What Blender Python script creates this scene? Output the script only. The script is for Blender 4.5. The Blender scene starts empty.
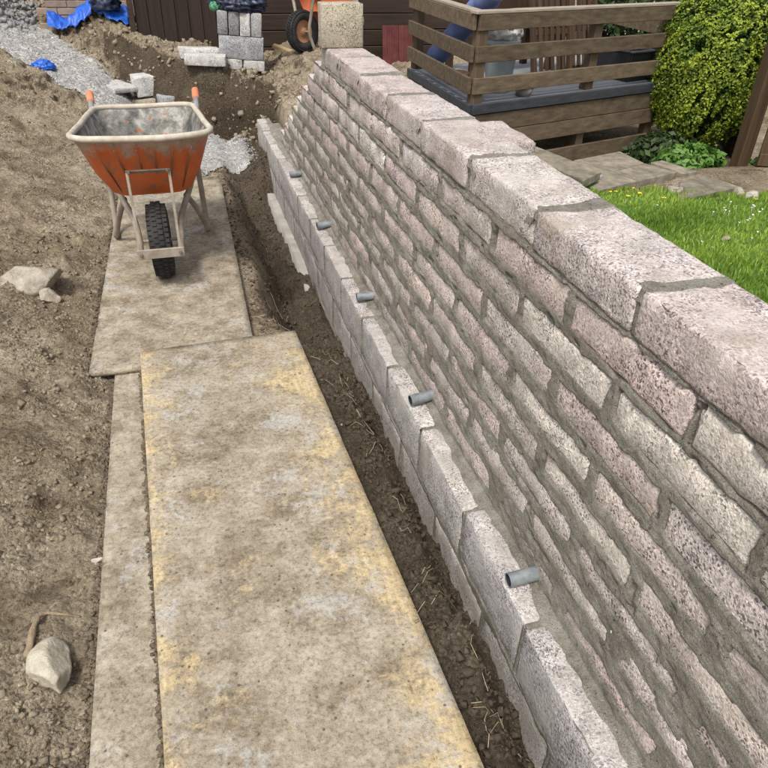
import bpy, bmesh, math, random
import numpy as np
from mathutils import noise as mn
from mathutils import Vector, Matrix, Euler
random.seed(7)
S = bpy.context.scene
C = S.collection
# ------------------------------------------------------------------ camera
RW = [[0.96151544, 0.13407213, -0.23981809],
      [-0.27362863, 0.54609288, -0.79177645],
      [0.02480779, 0.82692638, 0.56176271]]
CAMZ, FPX = 1.65, 680.0
cam = bpy.data.cameras.new('camera')
cam.sensor_width = 36; cam.lens = FPX / 768 * 36
cam.clip_start = 0.05; cam.clip_end = 2000
camo = bpy.data.objects.new('camera', cam); C.objects.link(camo)
camo.matrix_world = Matrix.Translation((0, 0, CAMZ)) @ Matrix(RW).to_4x4()
S.camera = camo
# ------------------------------------------------------------------ light
SUN_EL, SUN_AZ = math.radians(58), math.radians(214)     # azimuth from +Y towards +X
w = bpy.data.worlds.new('World'); S.world = w; w.use_nodes = True
wn = w.node_tree.nodes; wl = w.node_tree.links
sky = wn.new('ShaderNodeTexSky'); sky.sky_type = 'NISHITA'; sky.sun_disc = False
sky.sun_elevation = SUN_EL; sky.sun_rotation = SUN_AZ
sky.air_density = 1.0; sky.dust_density = 4.0; sky.ozone_density = 1.0
hs = wn.new('ShaderNodeHueSaturation'); hs.inputs['Saturation'].default_value = 0.35     # thin bright cloud: the whole sky is greyed evenly
wl.new(sky.outputs[0], hs.inputs['Color']); wl.new(hs.outputs[0], wn['Background'].inputs[0]); wn['Background'].inputs[1].default_value = 0.13
sl = bpy.data.lights.new('sun', 'SUN'); sl.energy = 1.75; sl.angle = math.radians(11); sl.color = (1, .95, .87)
so = bpy.data.objects.new('sun', sl); C.objects.link(so)
sd = Vector((math.cos(SUN_EL) * math.sin(SUN_AZ), math.cos(SUN_EL) * math.cos(SUN_AZ), math.sin(SUN_EL)))
so.rotation_euler = sd.to_track_quat('Z', 'Y').to_euler(); so.location = (3, 3, 8)
S.view_settings.view_transform = 'Standard'; S.view_settings.look = 'None'
S.view_settings.exposure = 0.62; S.view_settings.gamma = 1; S.view_settings.use_curve_mapping = False
S.render.engine = 'CYCLES'

# ------------------------------------------------------------------ pixel -> place helpers
R = np.array(RW)
def ray(px, py): return R @ np.array([px - 384, -(py - 384), -FPX]) / FPX
def PZ(px, py, z): r = ray(px, py); p = r * ((z - CAMZ) / r[2]); p[2] += CAMZ; return p
def PY(px, py, y): r = ray(px, py); p = r * (y / r[1]); p[2] += CAMZ; return p

# ------------------------------------------------------------------ numpy noise
def _hash(ix, iy, s):
    h = (ix.astype(np.int64) * 374761393 + iy.astype(np.int64) * 668265263 + s * 974711) & 0x7fffffff
    h = ((h ^ (h >> 13)) * 1274126177) & 0x7fffffff
    h = ((h ^ (h >> 16)) * 374761393) & 0x7fffffff
    return (h & 0xffff) / 65535.0
def vn(x, y, s=0):
    x = np.asarray(x, float); y = np.asarray(y, float)
    ix = np.floor(x); iy = np.floor(y); fx = x - ix; fy = y - iy
    fx = fx * fx * fx * (fx * (fx * 6 - 15) + 10); fy = fy * fy * fy * (fy * (fy * 6 - 15) + 10)
    a = _hash(ix, iy, s); b = _hash(ix + 1, iy, s); c = _hash(ix, iy + 1, s); d = _hash(ix + 1, iy + 1, s)
    return (a + (b - a) * fx) * (1 - fy) + (c + (d - c) * fx) * fy
def fbm(x, y, s=0, o=4, g=.5):
    t = 0; a = 1; n = 0
    for k in range(o):
        t = t + a * (vn(x * 2 ** k + 17.3 * k, y * 2 ** k - 9.1 * k, s + k) - .5) * 2; n += a; a *= g
    return t / n
def sst(e0, e1, x):
    t = np.clip((np.asarray(x, float) - e0) / (e1 - e0), 0, 1); return t * t * (3 - 2 * t)

# ------------------------------------------------------------------ object helpers
def link(o, parent=None):
    C.objects.link(o)
    if parent is not None: o.parent = parent
    return o
def tag(o, label=None, cat=None, group=None, kind=None):
    if label: o['label'] = label
    if cat: o['category'] = cat
    if group: o['group'] = group
    if kind: o['kind'] = kind
    return o
def thing(name, loc, label, cat, group=None, rot=None):
    o = bpy.data.objects.new(name, None); o.empty_display_size = .1
    o.location = loc
    if rot: o.rotation_euler = rot
    link(o); return tag(o, label, cat, group)
def mesh_np(name, v, f, smooth=False):
    me = bpy.data.meshes.new(name)
    v = np.asarray(v, np.float32)
    if isinstance(f, np.ndarray):
        k = f.shape[1]
        me.vertices.add(len(v)); me.vertices.foreach_set('co', v.ravel())
        me.loops.add(f.size); me.loops.foreach_set('vertex_index', f.astype(np.int32).ravel())
        me.polygons.add(len(f)); me.polygons.foreach_set('loop_start', np.arange(len(f), dtype=np.int32) * k)
        me.update(calc_edges=True); me.validate()
    else:
        me.from_pydata([tuple(map(float, p)) for p in v], [], f); me.update()
    if smooth: me.polygons.foreach_set('use_smooth', np.ones(len(me.polygons), bool))
    return me
def obj(name, v, f, mat, parent=None, smooth=False, world=True):
    v = np.asarray(v, float)
    if parent is not None and world:
        p = parent; off = np.zeros(3)
        while p is not None: off += np.array(p.location); p = p.parent
        v = v - off
    me = mesh_np(name, v, f, smooth); me.materials.append(mat)
    return link(bpy.data.objects.new(name, me), parent)
class MB:
    """collects boxes, bars, tubes and prisms into one mesh"""
    def __init__(s): s.v = []; s.f = []
    def add(s, v, f):
        n = len(s.v); s.v += [tuple(p) for p in v]; s.f += [tuple(i + n for i in q) for q in f]; return s
    def box(s, c, d, rot=None, ch=0.0):
        x, y, z = d[0] / 2, d[1] / 2, d[2] / 2
        bm = bmesh.new(); bmesh.ops.create_cube(bm, size=1)
        for v in bm.verts: v.co = Vector((v.co.x * d[0], v.co.y * d[1], v.co.z * d[2]))
        if ch: bmesh.ops.bevel(bm, geom=bm.edges[:], offset=ch, segments=1, affect='EDGES', profile=.5)
        bm.verts.ensure_lookup_table(); bm.verts.index_update()
        M = rot if rot is not None else Matrix.Identity(3)
        vs = [M @ v.co + Vector(c) for v in bm.verts]; fs = [[v.index for v in f.verts] for f in bm.faces]
        bm.free(); return s.add(vs, fs)
    def bar(s, a, b, wd, ht, up=(0, 0, 1), ch=0.003):
        a = Vector(a); b = Vector(b); d = (b - a); L = d.length; d.normalize()
        u = Vector(up); u = (u - d * u.dot(d)).normalized(); r = d.cross(u)
        M = Matrix((d, r, u)).transposed()
        return s.box((a + b) / 2, (L, wd, ht), M, ch)
    def tube(s, pts, r, n=8, cap=True):
        pts = [Vector(p) for p in pts]; rr = r if isinstance(r, (list, tuple)) else [r] * len(pts)
        vs = []; fs = []; prev = None
        for i, p in enumerate(pts):
            t = (pts[min(i + 1, len(pts) - 1)] - pts[max(i - 1, 0)]).normalized()
            if prev is None:
                u = t.orthogonal().normalized()
            else: u = (prev - t * prev.dot(t)).normalized()
            prev = u; q = t.cross(u)
            for k in range(n):
                a = 2 * math.pi * k / n; vs.append(p + (u * math.cos(a) + q * math.sin(a)) * rr[i])
        for i in range(len(pts) - 1):
            for k in range(n):
                k2 = (k + 1) % n; fs.append((i * n + k, i * n + k2, (i + 1) * n + k2, (i + 1) * n + k))
        if cap: fs.append(tuple(range(n - 1, -1, -1))); fs.append(tuple((len(pts) - 1) * n + k for k in range(n)))
        return s.add(vs, fs)
    def lathe(s, prof, c, axis=(0, 0, 1), n=24):
        ax = Vector(axis).normalized(); u = ax.orthogonal().normalized(); q = ax.cross(u); c = Vector(c)
        vs = []; fs = []
        for (r, h) in prof:
            for k in range(n):
                a = 2 * math.pi * k / n; vs.append(c + ax * h + (u * math.cos(a) + q * math.sin(a)) * r)
        for i in range(len(prof) - 1):
            for k in range(n):
                k2 = (k + 1) % n; fs.append((i * n + k, i * n + k2, (i + 1) * n + k2, (i + 1) * n + k))
        return s.add(vs, fs)
    def prism(s, poly, z0, z1):
        n = len(poly); vs = [(p[0], p[1], z0) for p in poly] + [(p[0], p[1], z1) for p in poly]
        fs = [tuple(range(n - 1, -1, -1)), tuple(range(n, 2 * n))] + [(i, (i + 1) % n, n + (i + 1) % n, n + i) for i in range(n)]
        return s.add(vs, fs)
    def obj(s, name, mat, parent=None, smooth=False, world=True): return obj(name, s.v, s.f, mat, parent, smooth, world)
def smooth_path(pts, n=6):
    """Catmull-Rom through points"""
    P = [Vector(p) for p in pts]; P = [P[0] * 2 - P[1]] + P + [P[-1] * 2 - P[-2]]; out = []
    for i in range(1, len(P) - 2):
        for k in range(n):
            t = k / n
            out.append(.5 * ((2 * P[i]) + (P[i + 1] - P[i - 1]) * t + (2 * P[i - 1] - 5 * P[i] + 4 * P[i + 1] - P[i + 2]) * t * t + (3 * P[i] - P[i - 1] - 3 * P[i + 1] + P[i + 2]) * t ** 3))
    out.append(P[-2]); return out
def grid_obj(name, X, Y, Z, mat, parent=None, mask=None, smooth=True):
    ny, nx = X.shape; v = np.stack([X, Y, Z], -1).reshape(-1, 3)
    i = np.arange(ny * nx).reshape(ny, nx)
    f = np.stack([i[:-1, :-1], i[:-1, 1:], i[1:, 1:], i[1:, :-1]], -1).reshape(-1, 4)
    if mask is not None:
        mk = (mask[:-1, :-1] & mask[:-1, 1:] & mask[1:, 1:] & mask[1:, :-1]).reshape(-1); f = f[mk]
        u = np.unique(f); r = np.full(ny * nx, -1); r[u] = np.arange(len(u)); v = v[u]; f = r[f]
    return obj(name, v, f, mat, parent, smooth)

# ------------------------------------------------------------------ materials
class NM:
    def __init__(s, name):
        s.m = bpy.data.materials.new(name); s.m.use_nodes = True; s.t = s.m.node_tree; s.t.nodes.clear()
        s.out = s.n('OutputMaterial'); s.b = s.n('BsdfPrincipled'); s.l(s.b.outputs[0], s.out.inputs[0])
        s.b.inputs['Roughness'].default_value = .85; s.b.inputs['Specular IOR Level'].default_value = .25
    def n(s, k, **kw):
        nd = s.t.nodes.new('ShaderNode' + k)
        for a, b in kw.items(): setattr(nd, a, b)
        return nd
    def l(s, a, b): s.t.links.new(a, b)
    def coord(s, rand=0.0):
        tc = s.n('TexCoord'); o = tc.outputs['Object']
        if rand:
            oi = s.n('ObjectInfo'); m = s.n('VectorMath', operation='SCALE'); cmb = s.n('CombineXYZ')
            for k in range(3): s.l(oi.outputs['Random'], cmb.inputs[k])
            s.l(cmb.outputs[0], m.inputs[0]); m.inputs['Scale'].default_value = rand
            a = s.n('VectorMath', operation='ADD'); s.l(o, a.inputs[0]); s.l(m.outputs[0], a.inputs[1]); o = a.outputs[0]
        return o
    def scale(s, o, sc):
        m = s.n('VectorMath', operation='MULTIPLY'); s.l(o, m.inputs[0]); m.inputs[1].default_value = sc; return m.outputs[0]
    def noise(s, o, sc, det=4, rough=.6, dist=0):
        t = s.n('TexNoise'); s.l(o, t.inputs['Vector']); t.inputs['Scale'].default_value = sc
        t.inputs['Detail'].default_value = det; t.inputs['Roughness'].default_value = rough; t.inputs['Distortion'].default_value = dist
        return t.outputs['Fac']
    def vor(s, o, sc, feat='F1'):
        t = s.n('TexVoronoi', feature=feat); s.l(o, t.inputs['Vector']); t.inputs['Scale'].default_value = sc; return t
    def ramp(s, o, stops, interp='LINEAR'):
        r = s.n('ValToRGB'); r.color_ramp.interpolation = interp; e = r.color_ramp.elements
        while len(e) < len(stops): e.new(.5)
        for k, (p, c) in enumerate(stops):
            e[k].position = p; e[k].color = (c, c, c, 1) if isinstance(c, (int, float)) else tuple(c) + (1,)
        s.l(o, r.inputs[0]); return r.outputs[0]
    def mix(s, fac, a, b, mode='MIX'):
        m = s.n('Mix', data_type='RGBA', blend_type=mode)
        for sock, v in ((m.inputs[0], fac), (m.inputs[6], a), (m.inputs[7], b)):
            if isinstance(v, (int, float)): sock.default_value = v
            elif isinstance(v, tuple): sock.default_value = v + (1,)
            else: s.l(v, sock)
        return m.outputs[2]
    def math(s, op, a, b=None):
        m = s.n('Math', operation=op)
        for k, v in enumerate((a, b)):
            if v is None: continue
            if isinstance(v, (int, float)): m.inputs[k].default_value = v
            else: s.l(v, m.inputs[k])
        return m.outputs[0]
    def sep(s, o): n = s.n('SeparateXYZ'); s.l(o, n.inputs[0]); return n.outputs
    def rnd(s): return s.n('ObjectInfo').outputs['Random']
    def col(s, c):
        if isinstance(c, tuple): s.b.inputs['Base Color'].default_value = c + (1,)
        else: s.l(c, s.b.inputs['Base Color'])
    def bump(s, h, st=.5, d=.01):
        b = s.n('Bump'); b.inputs['Strength'].default_value = st; b.inputs['Distance'].default_value = d
        s.l(h, b.inputs['Height'])
        if s.b.inputs['Normal'].is_linked: s.l(s.b.inputs['Normal'].links[0].from_socket, b.inputs['Normal'])
        s.l(b.outputs[0], s.b.inputs['Normal'])
    def rough(s, v):
        if isinstance(v, (int, float)): s.b.inputs['Roughness'].default_value = v
        else: s.l(v, s.b.inputs['Roughness'])

def m_block(name, tints, dust=.45, con=1.0):
    k = NM(name); o = k.coord(23.0); base = k.ramp(k.rnd(), [((i + .0) / len(tints), t) for i, t in enumerate(tints)], 'CONSTANT')
    big = k.noise(o, 6.5, 5, .7)
    patch = k.ramp(k.noise(o, 11, 4, .65, .5), [(.40, .82), (.60, 1.14)])          # each block mottled, some zones coarse, some smeared
    c = k.mix(1.0, base, patch, 'MULTIPLY')
    v1 = k.vor(o, 200); g = k.sep(v1.outputs['Color'])[0]
    v2 = k.vor(o, 340); g2 = k.sep(v2.outputs['Color'])[1]
    lo = 1 - .74 * con
    grain = k.ramp(g, [(0, lo), (.13, lo + .12), (.20, .88), (.6, 1.02), (.82, 1.22), (1, 1.36)])
    grain2 = k.ramp(g2, [(0, lo + .1), (.14, .68), (.24, .98), (.8, 1.05), (1, 1.22)])
    gc = k.mix(1.0, grain, grain2, 'MULTIPLY')
    smear = k.ramp(big, [(.46, 0.0), (.64, 1.0)])
    gc = k.mix(k.math('MULTIPLY', smear, .6), gc, (1.06, 1.05, 1.03))
    c = k.mix(1.0, c, gc, 'MULTIPLY')
    c = k.mix(k.math('MULTIPLY', smear, dust), c, (.47, .445, .40))
    stain = k.ramp(k.noise(o, 4.7, 5, .7), [(.53, 0.0), (.70, .55)])
    c = k.mix(stain, c, (.33, .265, .20))
    k.col(c); k.rough(.92)
    k.bump(k.math('ADD', k.math('MULTIPLY', g, .9), k.math('MULTIPLY', k.noise(o, 95, 3, .7), 1.2)), .75, .006)
    return k.m
PINKS = [(.58, .475, .44), (.61, .53, .475), (.56, .47, .44), (.63, .565, .505), (.59, .49, .44), (.56, .495, .465), (.62, .53, .48), (.65, .595, .53)]
M_BLOCK = m_block('block_pink_aggregate', PINKS, .35)
M_COPE = m_block('coping_aggregate', [(.485, .41, .388), (.51, .455, .425), (.475, .40, .382), (.50, .43, .402), (.49, .432, .41)], .35, .85)
M_LEDGE = m_block('plinth_aggregate', [(.455, .422, .408), (.49, .46, .43), (.44, .405, .40), (.50, .465, .435)], .5, .85)
M_GREYB = m_block('loose_block', [(.48, .46, .43), (.40, .39, .38), (.56, .54, .50), (.34, .34, .35)], .5)
M_OLDB = m_block('weathered_block', [(.42, .37, .28), (.40, .35, .27)], .2)

def m_mortar():
    k = NM('mortar'); o = k.coord()
    c = k.ramp(k.noise(o, 13, 6, .75), [(.32, (.18, .163, .132)), (.46, (.28, .258, .213)), (.58, (.355, .331, .28)), (.70, (.435, .41, .352))])
    wet = k.ramp(k.noise(o, 3.1, 5, .65), [(.50, 0.0), (.66, .6)]); c = k.mix(wet, c, (.25, .218, .165))
    v = k.vor(o, 420); sp = k.ramp(k.sep(v.outputs['Color'])[0], [(0, .58), (.2, .9), (.8, 1.05), (1, 1.3)]); c = k.mix(1.0, c, sp, 'MULTIPLY')
    pit = k.ramp(k.noise(o, 88, 3, .6), [(.30, .35), (.37, 1.0)]); c = k.mix(1.0, c, pit, 'MULTIPLY')
    k.col(c); k.rough(.92); k.bump(k.math('ADD', k.noise(k.scale(o, (60, 34, 60)), 1.0, 6, .8), k.math('MULTIPLY', k.noise(o, 260, 2, .6), .35)), 1.0, .016); return k.m
M_MORTAR = m_mortar()

def m_dirt():
    k = NM('dirt'); o = k.coord()
    c = k.ramp(k.noise(o, 2.2, 6, .7, .3), [(.30, (.225, .170, .112)), (.44, (.33, .265, .183)), (.57, (.425, .353, .255)), (.72, (.52, .445, .34))])
    p = k.sep(k.n('NewGeometry').outputs['Position'])
    damp = k.ramp(k.noise(k.scale(o, (1, 1.7, 1)), 5.2, 5, .72, .5), [(.51, 0.0), (.62, .7)]); c = k.mix(damp, c, (.165, .124, .083))
    # freshly dug damp soil fills the trench beside the wall, and shows on the cut bank, coloured darker still for its shaded hollows
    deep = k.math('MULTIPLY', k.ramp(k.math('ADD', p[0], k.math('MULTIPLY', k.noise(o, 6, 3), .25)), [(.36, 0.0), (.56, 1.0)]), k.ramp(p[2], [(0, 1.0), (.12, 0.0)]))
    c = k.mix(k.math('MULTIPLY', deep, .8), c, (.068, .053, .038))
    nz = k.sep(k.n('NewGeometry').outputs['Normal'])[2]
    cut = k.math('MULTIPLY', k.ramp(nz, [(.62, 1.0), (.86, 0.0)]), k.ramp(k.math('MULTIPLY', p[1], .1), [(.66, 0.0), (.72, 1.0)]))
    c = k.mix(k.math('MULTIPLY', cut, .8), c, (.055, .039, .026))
    v = k.vor(o, 105); cr = k.ramp(k.sep(v.outputs['Color'])[0], [(0, .42), (.25, .80), (.6, 1.0), (.85, 1.22), (1, 1.6)]); crm = k.ramp(k.noise(o, 3.6, 4, .7), [(.42, .15), (.60, .95)]); c = k.mix(crm, c, cr, 'MULTIPLY')
    gr = k.ramp(k.noise(o, 75, 5, .82), [(.37, .34), (.47, .95), (.62, 1.3)]); c = k.mix(1.0, c, gr, 'MULTIPLY')
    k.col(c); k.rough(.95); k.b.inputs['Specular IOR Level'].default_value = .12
    k.bump(k.math('ADD', k.noise(o, 30, 6, .80), k.math('MULTIPLY', k.math('MULTIPLY', v.outputs['Distance'], crm), -.35)), 1.0, .036); return k.m
M_DIRT = m_dirt()
def m_simple(name, c0, c1, sc=8, rough=.8, bs=.4, bsc=60, bd=.004, stretch=None, spec=.25, metal=0, rnd=.0):
    k = NM(name); o = k.coord(11.0)
    oo = k.scale(o, stretch) if stretch else o
    c = k.mix(k.ramp(k.noise(oo, sc, 6, .65), [(.3, 0.0), (.7, 1.0)]), c0, c1)
    if rnd:
        v = k.ramp(k.rnd(), [(0, 1 - rnd), (1, 1 + rnd)]); c = k.mix(1.0, c, v, 'MULTIPLY')
    k.col(c); k.rough(rough); k.b.inputs['Specular IOR Level'].default_value = spec; k.b.inputs['Metallic'].default_value = metal
    if bs: k.bump(k.noise(oo, bsc, 5, .7), bs, bd)
    return k.m
M_CLOD = m_simple('soil_clod', (.14, .105, .07), (.36, .305, .225), 20, .95, .6, 120, .006)
M_STONE = m_simple('field_stone', (.24, .20, .15), (.54, .50, .42), 16, .9, .9, 50, .016)
M_GRAVEL = None
def m_gravel():
    k = NM('gravel'); o = k.coord(); v = k.vor(o, 60); g = k.sep(v.outputs['Color'])[0]
    c = k.ramp(g, [(0, (.16, .15, .14)), (.4, (.28, .27, .255)), (.75, (.37, .36, .345)), (1, (.48, .47, .45))])
    d = k.ramp(k.noise(o, 3.5, 5, .6), [(.5, 0.0), (.75, .6)]); c = k.mix(d, c, (.24, .20, .15))
    k.col(c); k.rough(.9); k.bump(k.math('SUBTRACT', 1.0, v.outputs['Distance']), .6, .008)
    return k.m
M_GRAVEL = m_gravel()
def m_board(name, yel=1.0):
    k = NM(name); o = k.coord(37.0); g = k.sep(k.n('TexCoord').outputs['Generated'])
    fib = k.noise(k.scale(o, (90, 7, 20)), 1.0, 4, .7); c = k.mix(k.ramp(fib, [(.35, 0.0), (.65, 1.0)]), (.42, .325, .180), (.53, .43, .27))
    # bare wood shows along the long edges where few feet go; dried mud lies over the rest
    e = k.math('MAXIMUM', k.ramp(g[0], [(.58, 0.0), (1, 1.0)]), k.ramp(g[0], [(0, .95), (.20, 0.0)]))
    nz = k.math('ADD', k.math('MULTIPLY', k.noise(o, 4.0, 5, .75, .2), .62), k.math('MULTIPLY', k.noise(o, 24, 5, .8), .42))
    mud = k.ramp(k.math('SUBTRACT', k.math('ADD', nz, .15 + .13 * (1 - yel)), k.math('MULTIPLY', e, .19 * yel)), [(.50, 0.0), (.60, .93)])
    mc = k.ramp(k.noise(o, 8, 6, .78), [(.36, (.150, .120, .084)), (.47, (.250, .212, .158)), (.57, (.335, .292, .228)), (.70, (.42, .375, .305))])
    c = k.mix(mud, c, mc)
    cem = k.ramp(k.math('ADD', k.math('MULTIPLY', k.noise(o, 5.7, 4, .7, .3), .7), k.math('MULTIPLY', k.noise(o, 40, 4, .8), .3)), [(.54, 0.0), (.61, .65)]); c = k.mix(cem, c, (.40, .39, .365))
    pv = k.ramp(k.noise(o, 70, 5, .82), [(.36, .52), (.47, .96), (.62, 1.2)]); c = k.mix(1.0, c, pv, 'MULTIPLY')
    v = k.vor(o, 60); dots = k.math('MULTIPLY', k.ramp(k.sep(v.outputs['Color'])[0], [(.93, 0.0), (.94, 1.0)]), k.ramp(v.outputs['Distance'], [(.16, 1.0), (.30, 0.0)])); c = k.mix(k.math('MULTIPLY', dots, .85), c, (.075, .06, .045))
    k.col(c); k.rough(.9); k.bump(k.math('ADD', k.noise(o, 36, 5, .82), k.math('MULTIPLY', mud, .12)), .7, .008); return k.m
M_BOARD = m_board('plywood_yellow'); M_BOARD2 = m_board('plywood_muddy', .35)
def m_wood(name, a, b, ax=0, rnd=.15, rough=.75):
    st = [30, 30, 30]; st[ax] = 2.0
    return m_simple(name, a, b, 1.0, rough, .35, 2.2, .004, tuple(st), .25, 0, rnd)
M_SHED = m_wood('shed_brown', (.030, .021, .016), (.060, .042, .032), 0)
M_SHEDV = m_wood('shed_door_brown', (.022, .016, .012), (.044, .030, .022), 2)
M_DECKW = m_wood('deck_timber', (.070, .050, .031), (.165, .125, .083), 0, .18)
M_POST = m_wood('deck_post_timber', (.075, .052, .032), (.13, .095, .060), 2, .15)
M_CAP = m_wood('rail_cap_timber', (.24, .20, .15), (.36, .31, .25), 0, .1)
M_DECKF = m_wood('deck_floor_bluegrey', (.20, .215, .235), (.30, .315, .335), 0, .12, .6)
M_DECKE = m_wood('deck_edge_slate', (.028, .031, .036), (.055, .06, .068), 0, .1, .6)
M_CHAIRW = m_wood('chair_teak', (.040, .023, .014), (.085, .052, .032), 2, .15)
M_GATE = m_wood('gate_brown', (.05, .030, .016), (.10, .064, .036), 2, .15)
M_PAVE = m_simple('paving_slab', (.12, .105, .075), (.34, .30, .235), 11, .9, .9, 40, .014, None, .2, 0, .12)
M_FOOT = m_simple('footing_concrete', (.26, .24, .21), (.42, .40, .36), 7, .9, .6, 45, .008)
M_WEEP = m_simple('pipe_plastic', (.10, .12, .135), (.27, .29, .30), 26, .5, .15, 60, .002, None, .5)
M_PIPESHADE = m_simple('pipe_inside_shade', (.01, .01, .012), (.02, .02, .025), 10, .8, 0)
M_RUBBER = m_simple('tyre_rubber', (.014, .014, .016), (.05, .047, .043), 12, .8, .3, 60, .004)
M_STEEL = m_simple('frame_steel_muddy', (.19, .155, .115), (.40, .35, .29), 11, .65, .4, 50, .004, None, .4)
M_GALV = m_simple('handle_steel', (.34, .34, .34), (.55, .54, .52), 12, .45, .15, 50, .002, None, .5, .6)
M_GRIP = m_simple('orange_grip', (.52, .15, .07), (.66, .27, .15), 10, .6, .1, 60, .002)
M_RIM2 = m_simple('wheel_rim_orange', (.30, .11, .045), (.40, .25, .15), 10, .7, .2, 40, .003)
M_BLUET = None
def m_tarp(name, a, b, rough=.4):
    k = NM(name); o = k.coord(); k.col(k.mix(k.ramp(k.noise(o, 6, 4), [(.3, 0.0), (.7, 1.0)]), a, b)); k.rough(rough); k.b.inputs['Specular IOR Level'].default_value = .5
    k.bump(k.noise(o, 14, 5, .6, .8), .5, .02); return k.m
M_BLUET = m_tarp('blue_tarpaulin', (.012, .075, .40), (.025, .13, .58))
M_NAVY = m_tarp('navy_plastic', (.008, .011, .022), (.04, .055, .11), .32)
M_GREENP = m_tarp('green_plastic', (.05, .18, .09), (.08, .26, .14))
M_BLUER = m_simple('blue_fabric', (.11, .155, .33), (.17, .22, .42), 9, .8, .3, 40, .006)
M_WHITEP = m_tarp('white_plastic', (.42, .42, .40), (.60, .60, .58))
M_POT = m_simple('pale_pot', (.24, .28, .30), (.38, .41, .42), 8, .6, .1)
M_BOWL = m_simple('pewter_bowl', (.12, .11, .10), (.2, .19, .18), 8, .5, .1)
M_TERRA = m_simple('terracotta', (.34, .17, .10), (.45, .27, .18), 8, .85, .3)
M_BLACK = m_simple('black_plastic', (.012, .012, .014), (.03, .03, .034), 8, .45, .1, 40, .002, None, .5)
M_REDT = m_simple('dark_red_tile', (.085, .022, .022), (.15, .045, .042), 9, .7, .3)
M_BRICKW = m_simple('pale_brick', (.22, .16, .12), (.36, .28, .22), 9, .9, .5, 50, .006, None, .2, 0, .2)
M_OFFCUT = m_simple('raw_timber', (.40, .28, .15), (.52, .40, .25), 6, .8, .3)
M_STRAW = m_simple('dry_root', (.34, .26, .16), (.50, .41, .28), 20, .9, .3)
M_BARK = m_simple('bark', (.07, .05, .035), (.14, .11, .08), 18, .95, .6)
def m_tray():
    k = NM('tray_orange_plastic'); o = k.coord(); z = k.sep(o)[2]
    c = k.mix(k.ramp(k.noise(o, 7, 4), [(.3, 0.0), (.7, 1.0)]), (.54, .11, .028), (.62, .16, .05))
    zz = k.math('ADD', z, k.math('MULTIPLY', k.math('SUBTRACT', k.noise(k.scale(o, (2.2, 2.2, .5)), 7, 6, .7), .5), .36))
    sm = k.ramp(zz, [(.665, 0.0), (.715, .8)]); cem = k.ramp(k.noise(o, 16, 5, .7), [(.3, (.24, .21, .165)), (.7, (.43, .39, .32))])
    c = k.mix(sm, c, cem)
    dr = k.ramp(k.noise(k.scale(o, (26, 26, 1.1)), 1.0, 3, .5), [(.57, 0.0), (.68, .65)]); c = k.mix(dr, c, (.23, .16, .11))
    sc = k.ramp(k.noise(o, 26, 6, .75), [(.60, 0.0), (.72, .5)]); c = k.mix(sc, c, (.38, .30, .23))
    k.col(c); k.rough(.6); k.b.inputs['Specular IOR Level'].default_value = .35; k.bump(k.noise(o, 40, 5, .7), .25, .004); return k.m
M_TRAY = m_tray()
M_GROOVE = m_simple('rib_dark_brown', (.14, .075, .04), (.26, .13, .07), 14, .8, .3)
M_STEELD = m_simple('dark_strap', (.09, .07, .055), (.2, .165, .13), 14, .7, .3)
def m_trayin():
    k = NM('cement_lining'); o = k.coord(); n = k.noise(o, 11, 7, .72, .4)
    c = k.ramp(n, [(.36, (.07, .07, .065)), (.5, (.19, .186, .168)), (.62, (.38, .365, .33))])
    c = k.mix(k.ramp(k.noise(o, 23, 4, .6), [(.62, 0.0), (.67, .85)]), c, (.42, .12, .05))
    k.col(c); k.rough(.9); k.bump(k.noise(o, 45, 6, .7), .6, .008); return k.m
M_TRAYIN = m_trayin()
M_RIMC = m_simple('rim_cement', (.36, .30, .23), (.56, .52, .44), 17, .75, .4, 60, .004)
def m_leaf(name, a, b, c):
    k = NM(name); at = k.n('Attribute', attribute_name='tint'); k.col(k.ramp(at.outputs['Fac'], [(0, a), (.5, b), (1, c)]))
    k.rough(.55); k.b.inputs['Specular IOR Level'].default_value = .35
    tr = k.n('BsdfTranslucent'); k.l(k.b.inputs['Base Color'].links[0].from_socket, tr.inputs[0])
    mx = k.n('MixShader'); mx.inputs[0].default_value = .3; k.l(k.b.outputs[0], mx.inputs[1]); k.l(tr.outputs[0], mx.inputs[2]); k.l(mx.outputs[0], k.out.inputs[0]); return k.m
M_HEDGE = m_leaf('hedge_leaf', (.026, .058, .012), (.11, .185, .022), (.40, .47, .05))
M_WEED = m_leaf('weed_leaf', (.04, .10, .02), (.09, .20, .035), (.16, .30, .06))
M_GRASS = m_leaf('grass_blade', (.11, .195, .024), (.24, .37, .050), (.40, .51, .10))
M_DARKL = m_leaf('dark_leaf', (.012, .028, .01), (.03, .06, .018), (.06, .10, .03))
M_TURF = m_simple('turf', (.05, .10, .02), (.09, .17, .03), 30, .95, .5, 90, .006)
M_PETAL = m_simple('petal_white', (.78, .78, .74), (.82, .82, .80), 5, .7, 0)
M_YELL = m_simple('petal_yellow', (.72, .50, .03), (.80, .60, .05), 5, .7, 0)

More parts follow.
